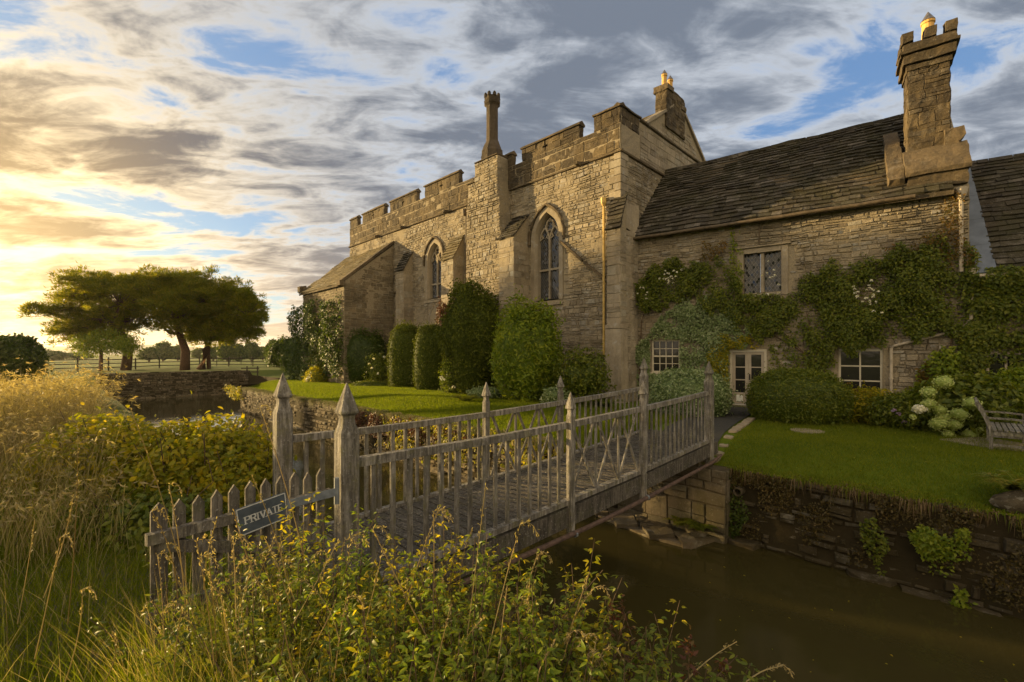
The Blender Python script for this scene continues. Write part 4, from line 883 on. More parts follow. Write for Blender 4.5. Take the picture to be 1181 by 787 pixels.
GLY={'P':[[(0,0),(0,1)],[(0,1),(.45,1),(.62,.88),(.62,.64),(.45,.52),(0,.52)]],'R':[[(0,0),(0,1)],[(0,1),(.45,1),(.6,.88),(.6,.64),(.45,.52),(0,.52)],[(.32,.52),(.68,0)]],'I':[[(0,0),(0,1)]],'V':[[(0,1),(.33,0),(.66,1)]],'A':[[(0,0),(.35,1),(.7,0)],[(.15,.35),(.55,.35)]],'T':[[(.33,0),(.33,1)],[(0,1),(.66,1)]],'E':[[(0,0),(0,1)],[(0,1),(.5,1)],[(0,.52),(.4,.52)],[(0,0),(.52,0)]]}
SER={'P':[(0,0),(0,1)],'R':[(0,0),(0,1),(.7,0)],'I':[(0,0),(0,1)],'V':[(0,1),(.66,1)],'A':[(0,0),(.7,0)],'T':[(.33,0)],'E':[(0,0),(0,1)]}
WD={'P':.8,'R':.9,'I':.38,'V':.84,'A':.86,'T':.84,'E':.7}; hh=.053; x=-.5*hh*sum(WD[c] for c in 'PRIVATE')+.012; b=MB(); lay=0
for c in 'PRIVATE':
    for pl in GLY[c]:
        for p,q in zip(pl[:-1],pl[1:]):
            lay+=1; zoff=.0085+.00012*lay; A=O+U*(x+p[0]*hh)+Vv*(p[1]-.5)*hh; B=O+U*(x+q[0]*hh)+Vv*(q[1]-.5)*hh; dd=(B-A); n_=GF.b.cross(dd).normalized(); th=.0105 if abs(dd.dot(Vv))>abs(dd.dot(U))*.6 else .006
            b.obox(A-n_*th/2-dd.normalized()*.002+GF.b*zoff,dd+dd.normalized()*.004,n_*th,GF.b*.0006)
    for p in SER[c]:
        lay+=1; A=O+U*(x+p[0]*hh-.014)+Vv*((p[1]-.5)*hh-.002); b.obox(A+GF.b*(.0085+.00012*lay),U*.028,Vv*.004,GF.b*.0006)
    x+=WD[c]*hh
b.build('lettering',M['signink'],sign)
# ---------------------------------------------------------------- moat walls
def moatwall(label,fr,a0,a1,z0,ztopf,seed,foot=False,cat='wall',mm='moat'):
    t=thing('moat_wall',fr.p((a0+a1)/2,0,z0),label,cat,'stone walls round the moat'); b=MB(); n=max(2,int((a1-a0)/1.0))
    for i in range(n):
        x0=a0+(a1-a0)*i/n; x1=a0+(a1-a0)*(i+1)/n; b.face([fr.p(x0,0,z0),fr.p(x1,0,z0),fr.p(x1,0,ztopf(x1)),fr.p(x0,0,ztopf(x0))])
        b.face([fr.p(x0,0,ztopf(x0)),fr.p(x1,0,ztopf(x1)),fr.p(x1,-.35,ztopf(x1)+.01),fr.p(x0,-.35,ztopf(x0)+.01)])
    b.mark(1); stones(b,fr,a0,a1,z0,max(ztopf(a0),ztopf(a1))+.02,.17,.30,.10,seed=seed,gap=.012,inset=.035,skip=.22,inside=lambda a,z:z<ztopf(a)+.05)
    b.build('masonry',[M['bed'],M[mm]],t)
    if foot:
        b=MB(); rd=random.Random(seed); a=a0
        while a<a1:
            l=rd.uniform(.2,1.0); o=fr.p(a,.0,WZ-.25); h=.25+rd.uniform(-.02,.16); dpt=rd.uniform(.10,.34); vs_=[o,o+fr.a*l*.96,o+fr.a*l*.96+Vector((0,0,h)),o+Vector((0,0,h))]
            f=[v+fr.b*dpt*rd.uniform(.8,1.1) for v in vs_]; c=sum(f,Vector())/4; f=[c+(v-c)*rd.uniform(.74,.92) for v in f]; (b.hexa(vs_+f,rd.random()) if rd.random()<.8 else None); a+=l
        b.build('footing',M[mm],t)
    return t
RW=Fr(st(0,10.3),S,-T); LW=Fr(st(0,9.3),S,-T)
moatwall('mossy retaining wall below the right hand lawn with rough footing stones',RW,-6.0,20,-2.4,lambda a:-.44,201,True)
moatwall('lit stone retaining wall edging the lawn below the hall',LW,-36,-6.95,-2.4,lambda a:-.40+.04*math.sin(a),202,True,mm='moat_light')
moatwall('end wall of the hall lawn turning back from the water',Fr(st(-36,0),T,-S),9.3,14,-2.4,lambda a:-.1,203)
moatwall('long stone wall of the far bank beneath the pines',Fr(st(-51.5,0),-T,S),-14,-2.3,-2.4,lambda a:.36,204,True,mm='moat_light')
moatwall('stone edge of the near bank under the bridge',Fr(st(0,2.2),-S,T),-8,20,-2.4,lambda a:-.50,205)
ab_=thing('bridge_abutment',st(-4.9,10.2,WZ),'square block abutment of pale stone carrying the far end of the bridge','abutment'); b=MB(); AB=Fr(st(0,9.95),S,-T); b.box(AB,-6.15,-3.55,-.6,0,-2.3,-.42,.5); b.mark(1); stones(b,AB,-6.15,-3.55,-2.0,-.42,.36,.6,.05,seed=210,gap=.01); stones(b,Fr(AB.p(-3.55,0,0),AB.b,AB.a),-.5,0,-2.0,-.42,.36,.5,.04,seed=211); b.build('masonry',[M['moat'],stone_mat('mossy_block',[(.10,.08,.05),(.15,.12,.08),(.2,.165,.11),(.12,.10,.06),(.2,.18,.13)],stain=(.05,.045,.01),stain_amt=.7)],ab_)
P=[onz(x,y,-1.88) for x,y in ((686,592),(742,575),(845,600),(836,617),(797,630),(747,617))]; b=MB(); b.slab([(p.x,p.y) for p in P],-2.3,-1.90); rd=random.Random(4); XS=[p.x for p in P]; YS=[p.y for p in P]
x=min(XS)
while x<max(XS):
    y=min(YS); w_=rd.uniform(.25,.6)
    while y<max(YS):
        l=rd.uniform(.2,.5)
        if inpoly(np.array([x+w_/2]),np.array([y+l/2]),[(p.x,p.y) for p in P])[0]:
            z=-1.86+rd.uniform(-.02,.05); f=[Vector((x+rd.uniform(0,.05),y+rd.uniform(0,.05),z+rd.uniform(-.02,.02))),Vector((x+w_-rd.uniform(0,.06),y+rd.uniform(0,.05),z)),Vector((x+w_-rd.uniform(0,.06),y+l-rd.uniform(0,.05),z+rd.uniform(-.02,.02))),Vector((x+rd.uniform(0,.05),y+l-rd.uniform(0,.05),z))]
            b.hexa([Vector((v.x,v.y,-1.95)) for v in f]+f,rd.random())
        y+=l
    x+=w_
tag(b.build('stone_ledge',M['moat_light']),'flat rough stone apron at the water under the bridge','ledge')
b=MB(); c=RW.p(*[ (v if i!=1 else 0) for i,v in enumerate((RW.px(855,565)[0],0,RW.px(855,565)[1]))]); q=c+RW.b*.26
for i in range(12):
    t0,t1=2*math.pi*i/12,2*math.pi*(i+1)/12; f=lambda t_,r_,o_:c+RW.b*o_+RW.a*r_*math.cos(t_)+Vector((0,0,r_*math.sin(t_)))
    b.face([f(t0,.09,-.1),f(t1,.09,-.1),f(t1,.09,.24),f(t0,.09,.24)]); b.face([f(t0,.09,.24),f(t1,.09,.24),f(t1,.065,.24),f(t0,.065,.24)]); b.face([f(t0,.065,.24),f(t1,.065,.24),f(t1,.065,-.1),f(t0,.065,-.1)])
tag(b.build('drain_outlet',M['moat']),'round clay drain mouth poking from the mossy moat wall','drain')
# paths on the far side
sheet('paved_path',[(-5.75,10.35),(-4.15,10.35),(-5.3,18.3),(-6.7,18.3)],M['slabs'],.03,8)
b=MB(); rd=random.Random(3)
for s0,t0,s1,t1 in ((-4.12,10.4,-4.75,15.2),):
    for k in range(9):
        u0,u1=k/9,(k+.95)/9; p=st(s0+(s1-s0)*u0,t0+(t1-t0)*u0); q=st(s0+(s1-s0)*u1,t0+(t1-t0)*u1); z=float(gz(s0,t0+(t1-t0)*u0))+.01; b.obox(Vector((p.x,p.y,z)),q-p,S*.22,Vector((0,0,.045)),rd.random(),.006)
tag(b.build('path_edging',M['flag']),kind='structure')
sl=MB(); sl.slab([(v.x,v.y) for v in (st(-5.7,10.0),st(-4.12,10.0),st(-4.12,10.75),st(-5.7,10.75))],-.42,.07); tag(sl.build('bridge_threshold',M['moat_light']),kind='structure')
p0=onz(931,497.5,0.0); b=MB(); b.lathe(p0,[(-.05,.42),(.025,.40),(.03,.36)],9,.3); tag(b.build('stepping_stone',M['flag']),'worn flat stone set in the lawn before the round bush','stone')
b=MB(); P=[onz(x,y,.02) for x,y in ((1083,507),(1128,504),(1240,520),(1240,527),(1140,517))]; b.slab([(v.x,v.y) for v in P],-.05,.03); tag(b.build('bench_paving',M['flag']),kind='structure')
# ---------------------------------------------------------------- bench, chair, boulder
bo=onz(1143,519,0.02); BN=Fr(bo,S,-T); bench=thing('garden_bench',bo,'weathered slatted wooden garden bench beside the hydrangeas','bench')
for d_ in (0,-1.5):
    b=MB(); b.beam([BN.p(0,d_,0),BN.p(0,d_,.45),BN.p(-.10,d_,.74),BN.p(-.22,d_,1.0)],.06,.075,.4,up=BN.b); b.build('back_leg',M['wood'],bench)
    b=MB(); b.beam([BN.p(.56,d_,0),BN.p(.56,d_,.66)],.06,.07,.4,up=BN.b); b.build('front_leg',M['wood'],bench)
    b=MB(); b.beam([BN.p(-.08,d_,.69),BN.p(.3,d_,.69),BN.p(.64,d_,.66)],.075,.035,.4); b.build('armrest',M['wood'],bench)
    b=MB(); b.beam([BN.p(.03,d_,.38),BN.p(.53,d_,.38)],.04,.08,.4); b.build('seat_rail',M['wood'],bench); b=MB(); b.beam([BN.p(.03,d_,.13),BN.p(.53,d_,.13)],.035,.05,.4); b.build('stretcher',M['wood'],bench)
b=MB()
for i in range(7): b.box(BN,.02+i*.085,.085+i*.085,-1.55,.05,.43,.455,rj.random())
b.build('seat',M['wood'],bench)
b=MB()
for i in range(12): d_=-.1-i*.118; b.beam([BN.p(-.03,d_,.5),BN.p(-.10,d_,.74),BN.p(-.19,d_,.94)],.045,.015,rj.random(),up=BN.b)
b.beam([BN.p(-.21,.0,.97),BN.p(-.21,-1.5,.97)],.04,.08,.3); b.beam([BN.p(-.02,0,.49),BN.p(-.02,-1.5,.49)],.035,.06,.3); b.build('backrest',M['wood'],bench)
co=onz(1181,492,0.02); CF=Fr(co,(1,0.1,0),(0.1,-1,0)); chair=thing('wire_chair',co,'white wirework garden chair with hooped back behind the bench','chair')
for x_,y_ in ((-.2,.2),(.2,.2),(-.18,-.18),(.18,-.18)): b=MB(); b.tube([CF.p(x_*1.15,y_*1.15,0),CF.p(x_,y_,.44)],.012,6); b.build('leg',M['iron'],chair)
b=MB(); b.lathe(CF.p(0,0,0),[(.44,.22),(.465,.23),(.47,.20)],14); b.build('seat',M['iron'],chair)
b=MB(); A=np.linspace(0,math.pi,13); b.tube([CF.p(.21*math.cos(t_),.19,.46+.40*math.sin(t_)) for t_ in A],.012,6); b.tube([CF.p(.14*math.cos(t_),.19,.46+.28*math.sin(t_)) for t_ in A],.008,6); b.tube([CF.p(0,.19,.46),CF.p(0,.19,.86)],.007,6); b.tube([CF.p(-.1,.19,.46),CF.p(.05,.19,.84)],.006,6); b.tube([CF.p(.1,.19,.46),CF.p(-.05,.19,.84)],.006,6); b.build('back_hoop',M['iron'],chair)
bc=onz(1172,588,-.40); V=ICO[0]*(lumpf(ICO[0],77,.14,1.6)[:,None])*np.array([.42,.28,.20])+np.array([bc.x+.1,bc.y,-.30]); tag(link_mesh('boulder',V,ICO[1],rng.random(len(ICO[1])),M['moat'],smooth=True),'rounded lichened boulder at the lawn edge beneath the fern','boulder')
# ---------------------------------------------------------------- fences in the fields
def railfence(name,label,pts,hp,rails,spacing,matp,th=.06):
    t=thing(name,pts[0],label,'fence'); L=0
    segs=[]
    for p,q in zip(pts[:-1],pts[1:]):
        n=max(1,round((q-p).length/spacing)); segs+=[p+(q-p)*i/n for i in range(n)]
    segs.append(pts[-1])
    for p in segs: b=MB(); h=hp*rj.uniform(.95,1.06); b.lathe(p,[(-.1,th*1.1),(h,th),(h+.03,th*.6)],6); b.build('post',matp,t)
    for z in rails: b=MB(); b.beam([p+Vector((rj.uniform(-.01,.01),-.06,z+rj.uniform(-.03,.03))) for p in segs],.03,.09 if th>.05 else .02,.5); b.build('rail',matp,t)
    return t
M['fencewood']=wood('dark_fence_wood',(.05,.04,.028),(.10,.08,.055),(.08,.08,.03),.3)
railfence('rail_fence','dark three rail field fence running behind the pine trees',[Vector((-52,38,.1)),Vector((-41.5,43.5,.3)),Vector((-46,66,.3))+Vector((5.5,-7,0)),Vector((-38,61,.25)),Vector((-32,62,.2))],1.3,(.35,.75,1.15),2.9,M['fencewood'])
pts=[at(x,420,Y) for x,Y in ((250,62),(290,72),(345,82))]
for p in pts: p.z=.1
railfence('wire_fence','row of pale stakes and wire across the pasture left of the hall',pts,1.5,(.5,1.0,1.35),3.2,M['gatewood'],.05)
p=onz(291,434,-.1); t=thing('field_stile',p,'short wooden rail barrier at the corner of the far bank wall','stile')
for dx in (-.5,.5): b=MB(); b.lathe(p+Vector((dx,0,0)),[(-.1,.07),(.95,.07)],6); b.build('post',M['fencewood'],t)
for z in (.4,.75): b=MB(); b.beam([p+Vector((-1.0,-.1,z)),p+Vector((.7,-.1,z))],.05,.1); b.build('rail',M['fencewood'],t)
# ---------------------------------------------------------------- plants
def leaf_near(P,N,L,W=.5,droop=.3,axis=None):
    n=len(P); N=unit(N); r=rng.normal(size=(n,3)) if axis is None else axis+rng.normal(size=(n,3))*.4
    r[:,2]-=droop; A=unit(r-N*np.sum(r*N,1,keepdims=True)); B=np.cross(N,A); L=np.broadcast_to(L,(n,)).reshape(-1,1); w=L*W/2; cu=rng.uniform(.0,.28,(n,1))
    def q(u,sd,f): return P+A*L*u+B*w*sd+N*(L*(f-cu*u*u))
    vs=[q(0,0,0),q(.22,.8,.05),q(.22,0,0),q(.22,-.8,.05),q(.6,.85,.07),q(.6,0,0),q(.6,-.85,.07),q(1,0,-.02)]
    v=np.stack(vs,1).reshape(-1,3); i=np.arange(n)*8
    T_=[(0,1,2),(0,2,3),(1,4,5),(1,5,2),(2,5,6),(2,6,3),(4,7,5),(5,7,6)]; f=np.concatenate([np.stack([i+a,i+b,i+c],1) for a,b,c in T_]); qn=rng.random(n); return v,f,np.concatenate([qn]*8)
def pt_t(x,t):
    f=Fr(st(0,t),S,-T); a,_=f.px(x,408); p=f.p(a,0,0); return p,p.y
def ground_z(p): s_,t_=to_st(p.x,p.y); return float(gz(s_,t_))
def stems(parent,base,top,n,rad,seed,name='stem',mat='twig',spread=.5):
    rd=random.Random(seed); b=MB()
    for i in range(n):
        q=base+Vector((rd.uniform(-1,1)*.1,rd.uniform(-1,1)*.1,0)); e=top+Vector((rd.uniform(-1,1)*spread,rd.uniform(-1,1)*spread,rd.uniform(-.2,.2))); m=(q+e)/2+Vector((rd.uniform(-.1,.1),rd.uniform(-.1,.1),0)); b.tube([q,m,e],[rad,rad*.7,rad*.3],5)
    b.build(name,M[mat],parent)
def bush(name,label,x,ytop,ybase,wpx,p,mat,L,n,seed,lump=.14,sup=2.0,ry=1.0,W=.5,cat='bush',shell=.25,k=3.0,group=None,near=False,droop=.2,gzv=None,coref=.82,tiltn=.75):
    Y=p.y; h=(ybase-ytop)/F*Y; rx=wpx/2/F*Y; z0=gzv if gzv is not None else HC-(ybase-HY)/F*Y; c=(p.x,p.y,z0+h*.46); t=thing(name,Vector((p.x,p.y,z0)),label,cat,group)
    P,N,core=blob(c,(rx,rx*ry,h*.55),n,seed,lump,shell,k,sup,coref=coref,tiltn=tiltn)
    if near:
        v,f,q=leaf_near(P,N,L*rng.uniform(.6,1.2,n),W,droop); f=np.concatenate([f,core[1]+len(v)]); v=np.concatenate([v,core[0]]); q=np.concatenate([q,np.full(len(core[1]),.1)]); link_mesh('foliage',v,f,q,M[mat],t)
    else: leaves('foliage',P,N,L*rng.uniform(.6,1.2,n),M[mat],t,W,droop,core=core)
    stems(t,Vector((p.x,p.y,z0)),Vector(c),3,.04,seed,spread=rx*.4); return t,c,(rx,rx*ry,h*.55)
def flowers(parent,pts,r,mat,n=14,name='flower',L=.05):
    for i,p in enumerate(pts):
        D=unit(rng.normal(size=(n,3))); D[:,2]=abs(D[:,2]); leaves(name,np.array(p)+D*r*.5,D,np.full(n,r*.9),M[mat],parent,.9,0)
# clipped yews and shrubs before the hall
B=[('clipped_yew','clipped yew column, left of the pair, with bronze tinted cap',468,376,452,38,14.9,'leaf_yew',.12,7000,1,.03,3.2),
('clipped_yew','clipped yew column nearest the broad dark yew, slightly taller',497,377,455,38,14.7,'leaf_yew',.12,7000,2,.03,3.2)]
for nm,lb,x,y0,y1,wp,t_,mt,L,n,sd,lp,sp_ in B:
    p,_=pt_t(x,t_); t,c,r=bush(nm,lb,x,y0,y1,wp,p,mt,L,n,sd,lp,sp_,cat='clipped yew',group='clipped yews before the hall',shell=.06,coref=.93,tiltn=.9)
p,_=pt_t(545,15.1); t,c,r=bush('spreading_yew','broad dark yew, tallest shrub against the hall between the windows',545,335,456,70,p,'leaf_yew',.15,17000,3,.20,2.3,cat='yew',shell=.12,coref=.9,tiltn=.9)
p,_=pt_t(515,15.6); bush('copper_shrub','dark copper leaved shrub poking up left of the broad yew',515,345,440,34,p,'leaf_copper',.14,3500,4,.2,cat='shrub')
p,_=pt_t(609,14.4); bush('rhododendron','large bright green rhododendron rounded against the hall wall',609,354,463,78,p,'leaf_bright',.20,12000,5,.20,2.4,W=.36,cat='rhododendron',shell=.35,k=4)
p,_=pt_t(672,14.9); bush('low_shrub','loose low shrub right of the rhododendron at the wall foot',672,405,463,64,p,'leaf_mid',.15,3200,6,.28,cat='shrub',shell=.5,coref=.6)
p,_=pt_t(640,13.6); bush('low_shrub','small grey green shrub under the rhododendron skirt',627,446,466,34,p,'leaf_ivy',.11,900,16,.2,cat='shrub',shell=.5,coref=.6)
p,_=pt_t(418,14.9); bush('viburnum','dark spreading shrub in shade before the lean-to corner',418,378,442,56,p,'leaf_dark',.16,5500,7,.2,2.2,cat='shrub',shell=.3)
p,_=pt_t(383,14.2); bush('laurel','rounded dark green laurel left of the white phlox',384,398,446,46,p,'leaf_mid',.15,5000,8,.1,2.3,cat='laurel')
p,_=pt_t(367,13.0); bush('golden_shrub','small yellow green mound on the lawn edge',367,423,449,31,p,'leaf_gold',.12,2500,9,.14,cat='shrub')
p,_=pt_t(352,13.9); t,c,r=bush('pale_hydrangea','low bush dotted with cream flowers at the left end',351,420,446,30,p,'leaf_mid',.12,1500,10,.2,cat='shrub'); flowers(t,[(c[0]+rng.normal()*.35,c[1]-.95,c[2]+rng.uniform(-.1,.5)) for _ in range(14)],.09,'hydra')
p,_=pt_t(402,14.3); t,c,r=bush('phlox_clump','clump of brilliant white phlox in front of the dark shrub',403,428,447,36,p,'leaf_mid',.12,1500,11,.2,cat='phlox'); flowers(t,[tuple(at(388+rng.uniform(0,33),422+rng.uniform(0,11)-abs(rng.normal())*2,c[1]-1.05)) for _ in range(34)],.085,'petal')
p,_=pt_t(437,14.6); t,c,r=bush('rose_bush','straggling rose bush with a few white blooms beside the clipped yews',438,410,448,30,p,'leaf_mid',.12,2500,12,.3,cat='rose',shell=.5,coref=.5); flowers(t,[tuple(at(x,y,c[1]-.7)) for x,y in ((426,420),(431,414),(436,431),(443,412),(429,425))],.09,'petal')
p,_=pt_t(428,13.9); bush('box_edging','low clipped edging hedge along the border by the phlox',428,440,452,48,p,'leaf_mid',.09,2600,13,.06,3,ry=.35,cat='hedge',shell=.1)
p,_=pt_t(519,14.0); t,c,r=bush('rose_bush','small pale green rose with one white bloom before the broad yew',520,412,456,24,p,'leaf_bright',.12,1300,14,.35,cat='rose',shell=.5,coref=.4); flowers(t,[tuple(at(509,436,c[1]-.6)),tuple(at(523,447,c[1]-.6)),tuple(at(511,438,c[1]-.6))],.11,'petal')
p,_=pt_t(560,13.6); bush('heather_mound','flat grey leaved mound at the foot of the broad yew',536,447,460,44,p,'leaf_ivy',.10,1500,15,.2,cat='plant',ry=.5)
p,_=pt_t(341,14.0); bush('hedgerow_shrub','dark shrub beyond the far end of the lean-to',333,392,430,38,Vector((p.x*1.25,p.y*1.25,0)),'leaf_dark',.2,3000,17,.2,cat='shrub')
p=at(328,408,60); bush('hedgerow_tree','small rounded tree beyond the left end of the hall',326,391,424,34,p,'leaf_dark',.35,2500,18,.25,cat='tree')
def climber(name,label,fr,poly,holes,n,mat,L,thick,seed,cat='climber',W=.55,pxpoly=True,droop=.8,den=None,near=False,b0=.04):
    pp=[fr.px(x,y) for x,y in poly] if pxpoly else poly; hh_=[[fr.px(x,y) for x,y in h] for h in holes] if pxpoly else holes
    A=[a for a,z in pp]; Z=[z for a,z in pp]; r=np.random.default_rng(seed); out=[]; cnt=0
    k=r.normal(size=(6,2))*2.2; ph=r.uniform(0,6.3,6)
    while cnt<n:
        a=r.uniform(min(A),max(A),n); z=r.uniform(min(Z),max(Z),n); jit=sum(np.sin(a*k[i,0]*1.7+z*k[i,1]*1.7+ph[i]) for i in range(6))/6
        wob=.16*np.sin(a*7+ph[0])+.1*np.sin(z*9+a*13+ph[1]); m=inpoly(a+wob*.6,z+wob,pp)
        for h in hh_: m&=~inpoly(a,z,h)
        m&=(r.random(n)<np.clip(.75+jit*1.5,.12,1)); 
        out.append(np.stack([a[m],z[m],jit[m]],1)); cnt+=int(m.sum())
        if len(out)>60: break
    q=np.concatenate(out)[:n]; b=b0+thick*(r.random(len(q))**.7)*np.clip(.65+q[:,2]*.9,.25,1.3)
    o=np.array(fr.o); P=o+np.array(fr.a)*q[:,:1]+np.array(fr.b)*b[:,None]; P[:,2]=q[:,1]; N=np.array(fr.b)*1.0+np.array([0,0,.45])+r.normal(size=(len(q),3))*.55
    ca=sum(A)/len(A); t=thing(name,fr.p(ca,.1,min(min(Z),1.0) if name!='rose' else 0),label,cat)
    leaves('foliage',P,N,L*r.uniform(.6,1.25,len(q)),M[mat],t,W,droop); return t,q,P
rc=lambda x0,y0,x1,y1:[(x0,y0),(x1,y0),(x1,y1),(x0,y1)]
WU=rc(857,286,903,340); WSa=rc(750,391,785,431); WD_=rc(841,402,885,470); WR=rc(966,402,1019,460)
cr=[(733,330),(742,322),(752,310),(775,298),(800,306),(830,300),(850,312),(858,330),(900,344),(910,338),(930,318),(960,305),(1000,298),(1030,290),(1060,284),(1085,272),(1112,285),(1126,318),(1122,372),(1095,388),(1040,388),(1010,398),(990,408),(965,400),(950,425),(935,440),(925,430),(928,402),(900,388),(880,392),(850,376),(820,355),(800,345),(770,352),(752,362),(736,350)]
t,q,P=climber('climbing_rose','dark green climbing rose spread under the eaves across the wing',WF,cr,[WU],26000,'leaf_mid',.105,.42,31,cat='climbing rose')
bb_=[]
for grp,n in (((769,322),12),((742,340),8),((776,318),8),((890,318),7),((990,335),6),((1004,332),9),((1004,345),7),((1012,360),2),((896,335),3)):
    for _ in range(n): a,z=WF.px(grp[0]+rng.normal()*5,grp[1]+rng.normal()*5.5,.45); bb_.append(tuple(WF.p(a,.47,z)))
flowers(t,bb_,.055,'petal',10,'blossom')
rd=random.Random(8)
for x0,y0,pts in ((938,470,[(935,440),(925,405),(905,385)]),(940,470,[(945,430),(965,400),(985,370)]),(1000,470,[(958,440),(940,400),(930,360)]),(735,470,[(738,420),(740,370),(755,330)]),(1085,470,[(1090,430),(1100,380),(1080,320)]),(960,470,[(950,420),(915,400),(880,380)])):
    b_=MB(); b_.tube([WF.p(*((WF.px(x,y,.1)[0],.10,WF.px(x,y,.1)[1]))) for x,y in [(x0,y0)]+pts],[.03,.025,.02,.012],6); b_.build('stem',M['twig'],t)
climber('red_creeper','red and orange creeper tips along the top of the climbing rose',WF,[(800,306),(830,296),(845,285),(812,280),(808,300)] ,[],350,'leaf_red',.08,.3,32)
climber('red_creeper','reddening creeper climbing beside the white downpipe under the eaves',WF,[(1010,292),(1060,278),(1085,268),(1088,225),(1100,222),(1104,280),(1130,290),(1120,310),(1050,300)],[],1100,'leaf_red',.08,.32,33)
climber('creeper_strand','thin green strand with yellow flowers rising to the gutter',WF,[(842,330),(845,280),(842,258),(848,252),(851,258),(852,300),(858,345)],[],420,'leaf_bright',.09,.15,34)
climber('variegated_ivy','pale variegated ivy wrapping the sash window',WF,[(733,402),(745,392),(758,372),(775,355),(795,344),(830,350),(865,380),(862,400),(840,402),(838,430),(842,470),(800,478),(745,474),(733,455)],[WSa,WD_],17000,'leaf_ivy',.105,.22,35,cat='ivy')
climber('golden_creeper','yellow green creeper hanging left of the glazed door',WF,[(822,385),(840,388),(880,392),(882,403),(842,404),(841,470),(826,472),(815,440)],[WD_],3600,'leaf_gold',.09,.3,36)
climber('wisteria_stems','thin leafy climber trailing over bare stone between door and casement',WF,[(888,392),(930,400),(965,402),(964,440),(940,440),(925,460),(895,440)],[WR],650,'leaf_mid',.12,.2,37)
climber('wall_shrub','leafy sprays against the bare wall right of the casement',WF,[(1050,470),(1055,430),(1075,405),(1090,400),(1120,420),(1125,470)],[],1500,'leaf_bright',.12,.4,38)
climber('red_wall_shrub','small reddish shrub trained on the wall right of the waste pipe',WF,[(1058,470),(1058,430),(1063,418),(1070,430),(1072,470)],[],260,'leaf_red',.10,.15,381)
SWF=Fr(WF.p(0,.02,0),WF.a,WF.b)
climber('green_creeper','dense green creeper smothering the lower side wing',SWF,[(1110,312),(1185,308),(1300,300),(1300,500),(1100,480),(1100,400),(1108,370)],[rc(1141,418,1160,446)],22000,'leaf_mid',.12,.34,39,cat='creeper')
# borders in front of the wing
bush('box_ball','big rounded clipped box beside the glazed door',919,427,492,98,at(919,408,13.9),'leaf_mid',.085,15000,40,.04,2.4,cat='clipped box',W=.45,shell=.10,coref=.93,tiltn=.8)
bush('ivy_mound','rounded mound of pale ivy at the far bridge post',795,426,482,84,at(795,408,15.4),'leaf_ivy',.10,9000,41,.07,2.3,cat='ivy',shell=.15,coref=.9)
t,c,r=bush('border_shrub','loose yellow green shrub under the white casement',998,448,494,70,at(996,408,13.6),'leaf_gold',.11,3500,42,.25,cat='shrub',shell=.5,coref=.6)
bush('border_shrub','mid green foliage filling the border before the hydrangeas',1040,455,502,70,at(1035,408,12.6),'leaf_mid',.11,4500,43,.22,cat='shrub',shell=.5,coref=.6)
flowers(t,[tuple(at(973,447,13.0)),tuple(at(979,443,13.0)),tuple(at(988,451,13.0))],.06,'leaf_red')
t,c,r=bush('hydrangea','hydrangea with great lime and cream heads beside the bench',1105,436,508,112,at(1110,408,12.0),'leaf_mid',.16,5000,44,.12,cat='hydrangea',shell=.4,W=.65,coref=.75)
for j,(x,y,rr_) in enumerate(((228,82,36),(160,128,30),(160,180,28),(120,205,24),(210,208,26),(205,270,36),(300,228,38),(275,275,32),(355,178,38),(480,212,42),(390,295,32),(345,320,32),(540,275,34),(225,240,24),(250,320,22),(90,240,8))):
    Yh=11.15; p=at(1030+x/3.93,420+y/3.93,Yh); rad=rr_/3.93/F*Yh; P_,N_2,_c=blob(p,(rad,rad,rad*.8),200,300+j,.12,.2,half=False,tiltn=.4); leaves('flower_head',P_,N_2,.05*rng.uniform(.7,1.2,200),M['petal' if j==3 else 'hydra'],t,.9,0,core=_c)
bush('creeping_shrub','tangled green shrub behind bench and wire chair',1180,420,505,80,at(1185,408,12.6),'leaf_bright',.12,4500,45,.25,cat='shrub',shell=.5,coref=.6)
P_=np.array([[*at(rng.uniform(1050,1100),rng.uniform(474,490),11.6)] for _ in range(0)]) 
t=thing('bellflowers',onz(1045,492,.02),'small mauve flowers low in the border before the casement','flowers')
flowers(t,[tuple(at(x,y,12.0)) for x,y in ((1043,487),(1031,474),(1046,488),(1036,478))],.07,'purple')
# ferns
def fern(label,base,n,L,seed,mat='fern',group='ferns along the banks',lean=None):
    t=thing('fern',base,label,'fern',group); r=np.random.default_rng(seed); Ps=[];Ns=[];Ls=[];Ax=[]; sb_=MB()
    for i in range(n):
        th=r.uniform(0,6.28); d=np.array([math.cos(th),math.sin(th),0]); l=L*r.uniform(.7,1.1); pts=[]
        if lean is not None: d=d*.7+np.array(lean)*.8; d/=np.linalg.norm(d)
        for k in range(9):
            u=k/8; pts.append(np.array(base)+d*l*u*.85+np.array([0,0,l*(.95*u-.75*u*u)]))
        sb_.tube([Vector(p) for p in pts],[.006*(1-k/9)+.001 for k in range(9)],4,caps=False)
        sd=np.array([-d[1],d[0],0])
        for k in range(2,26):
            u=k/26; j=u*8; a=int(j); f=j-a; p=pts[a]*(1-f)+pts[min(a+1,8)]*f
            for sg in (-1,1): Ps.append(p);Ns.append([0,0,1]);Ls.append(l*.20*(1-u)**.7+.015);Ax.append(sd*sg+d*.25)
    v,f,q=leaf_arrays(np.array(Ps),np.array(Ns)+r.normal(size=(len(Ps),3))*.15,np.array(Ls),.3,.1,axis=np.array(Ax)*4); link_mesh('fronds',v,f,q,M[mat],t); sb_.build('stalk',M[mat],t)
fb=onz(1172,572,-.25); fern('arching yellow green fern above the boulder at the lawn edge',Vector((fb.x+.05,fb.y,-.2)),26,.75,50,lean=(-.5,-.2,0))
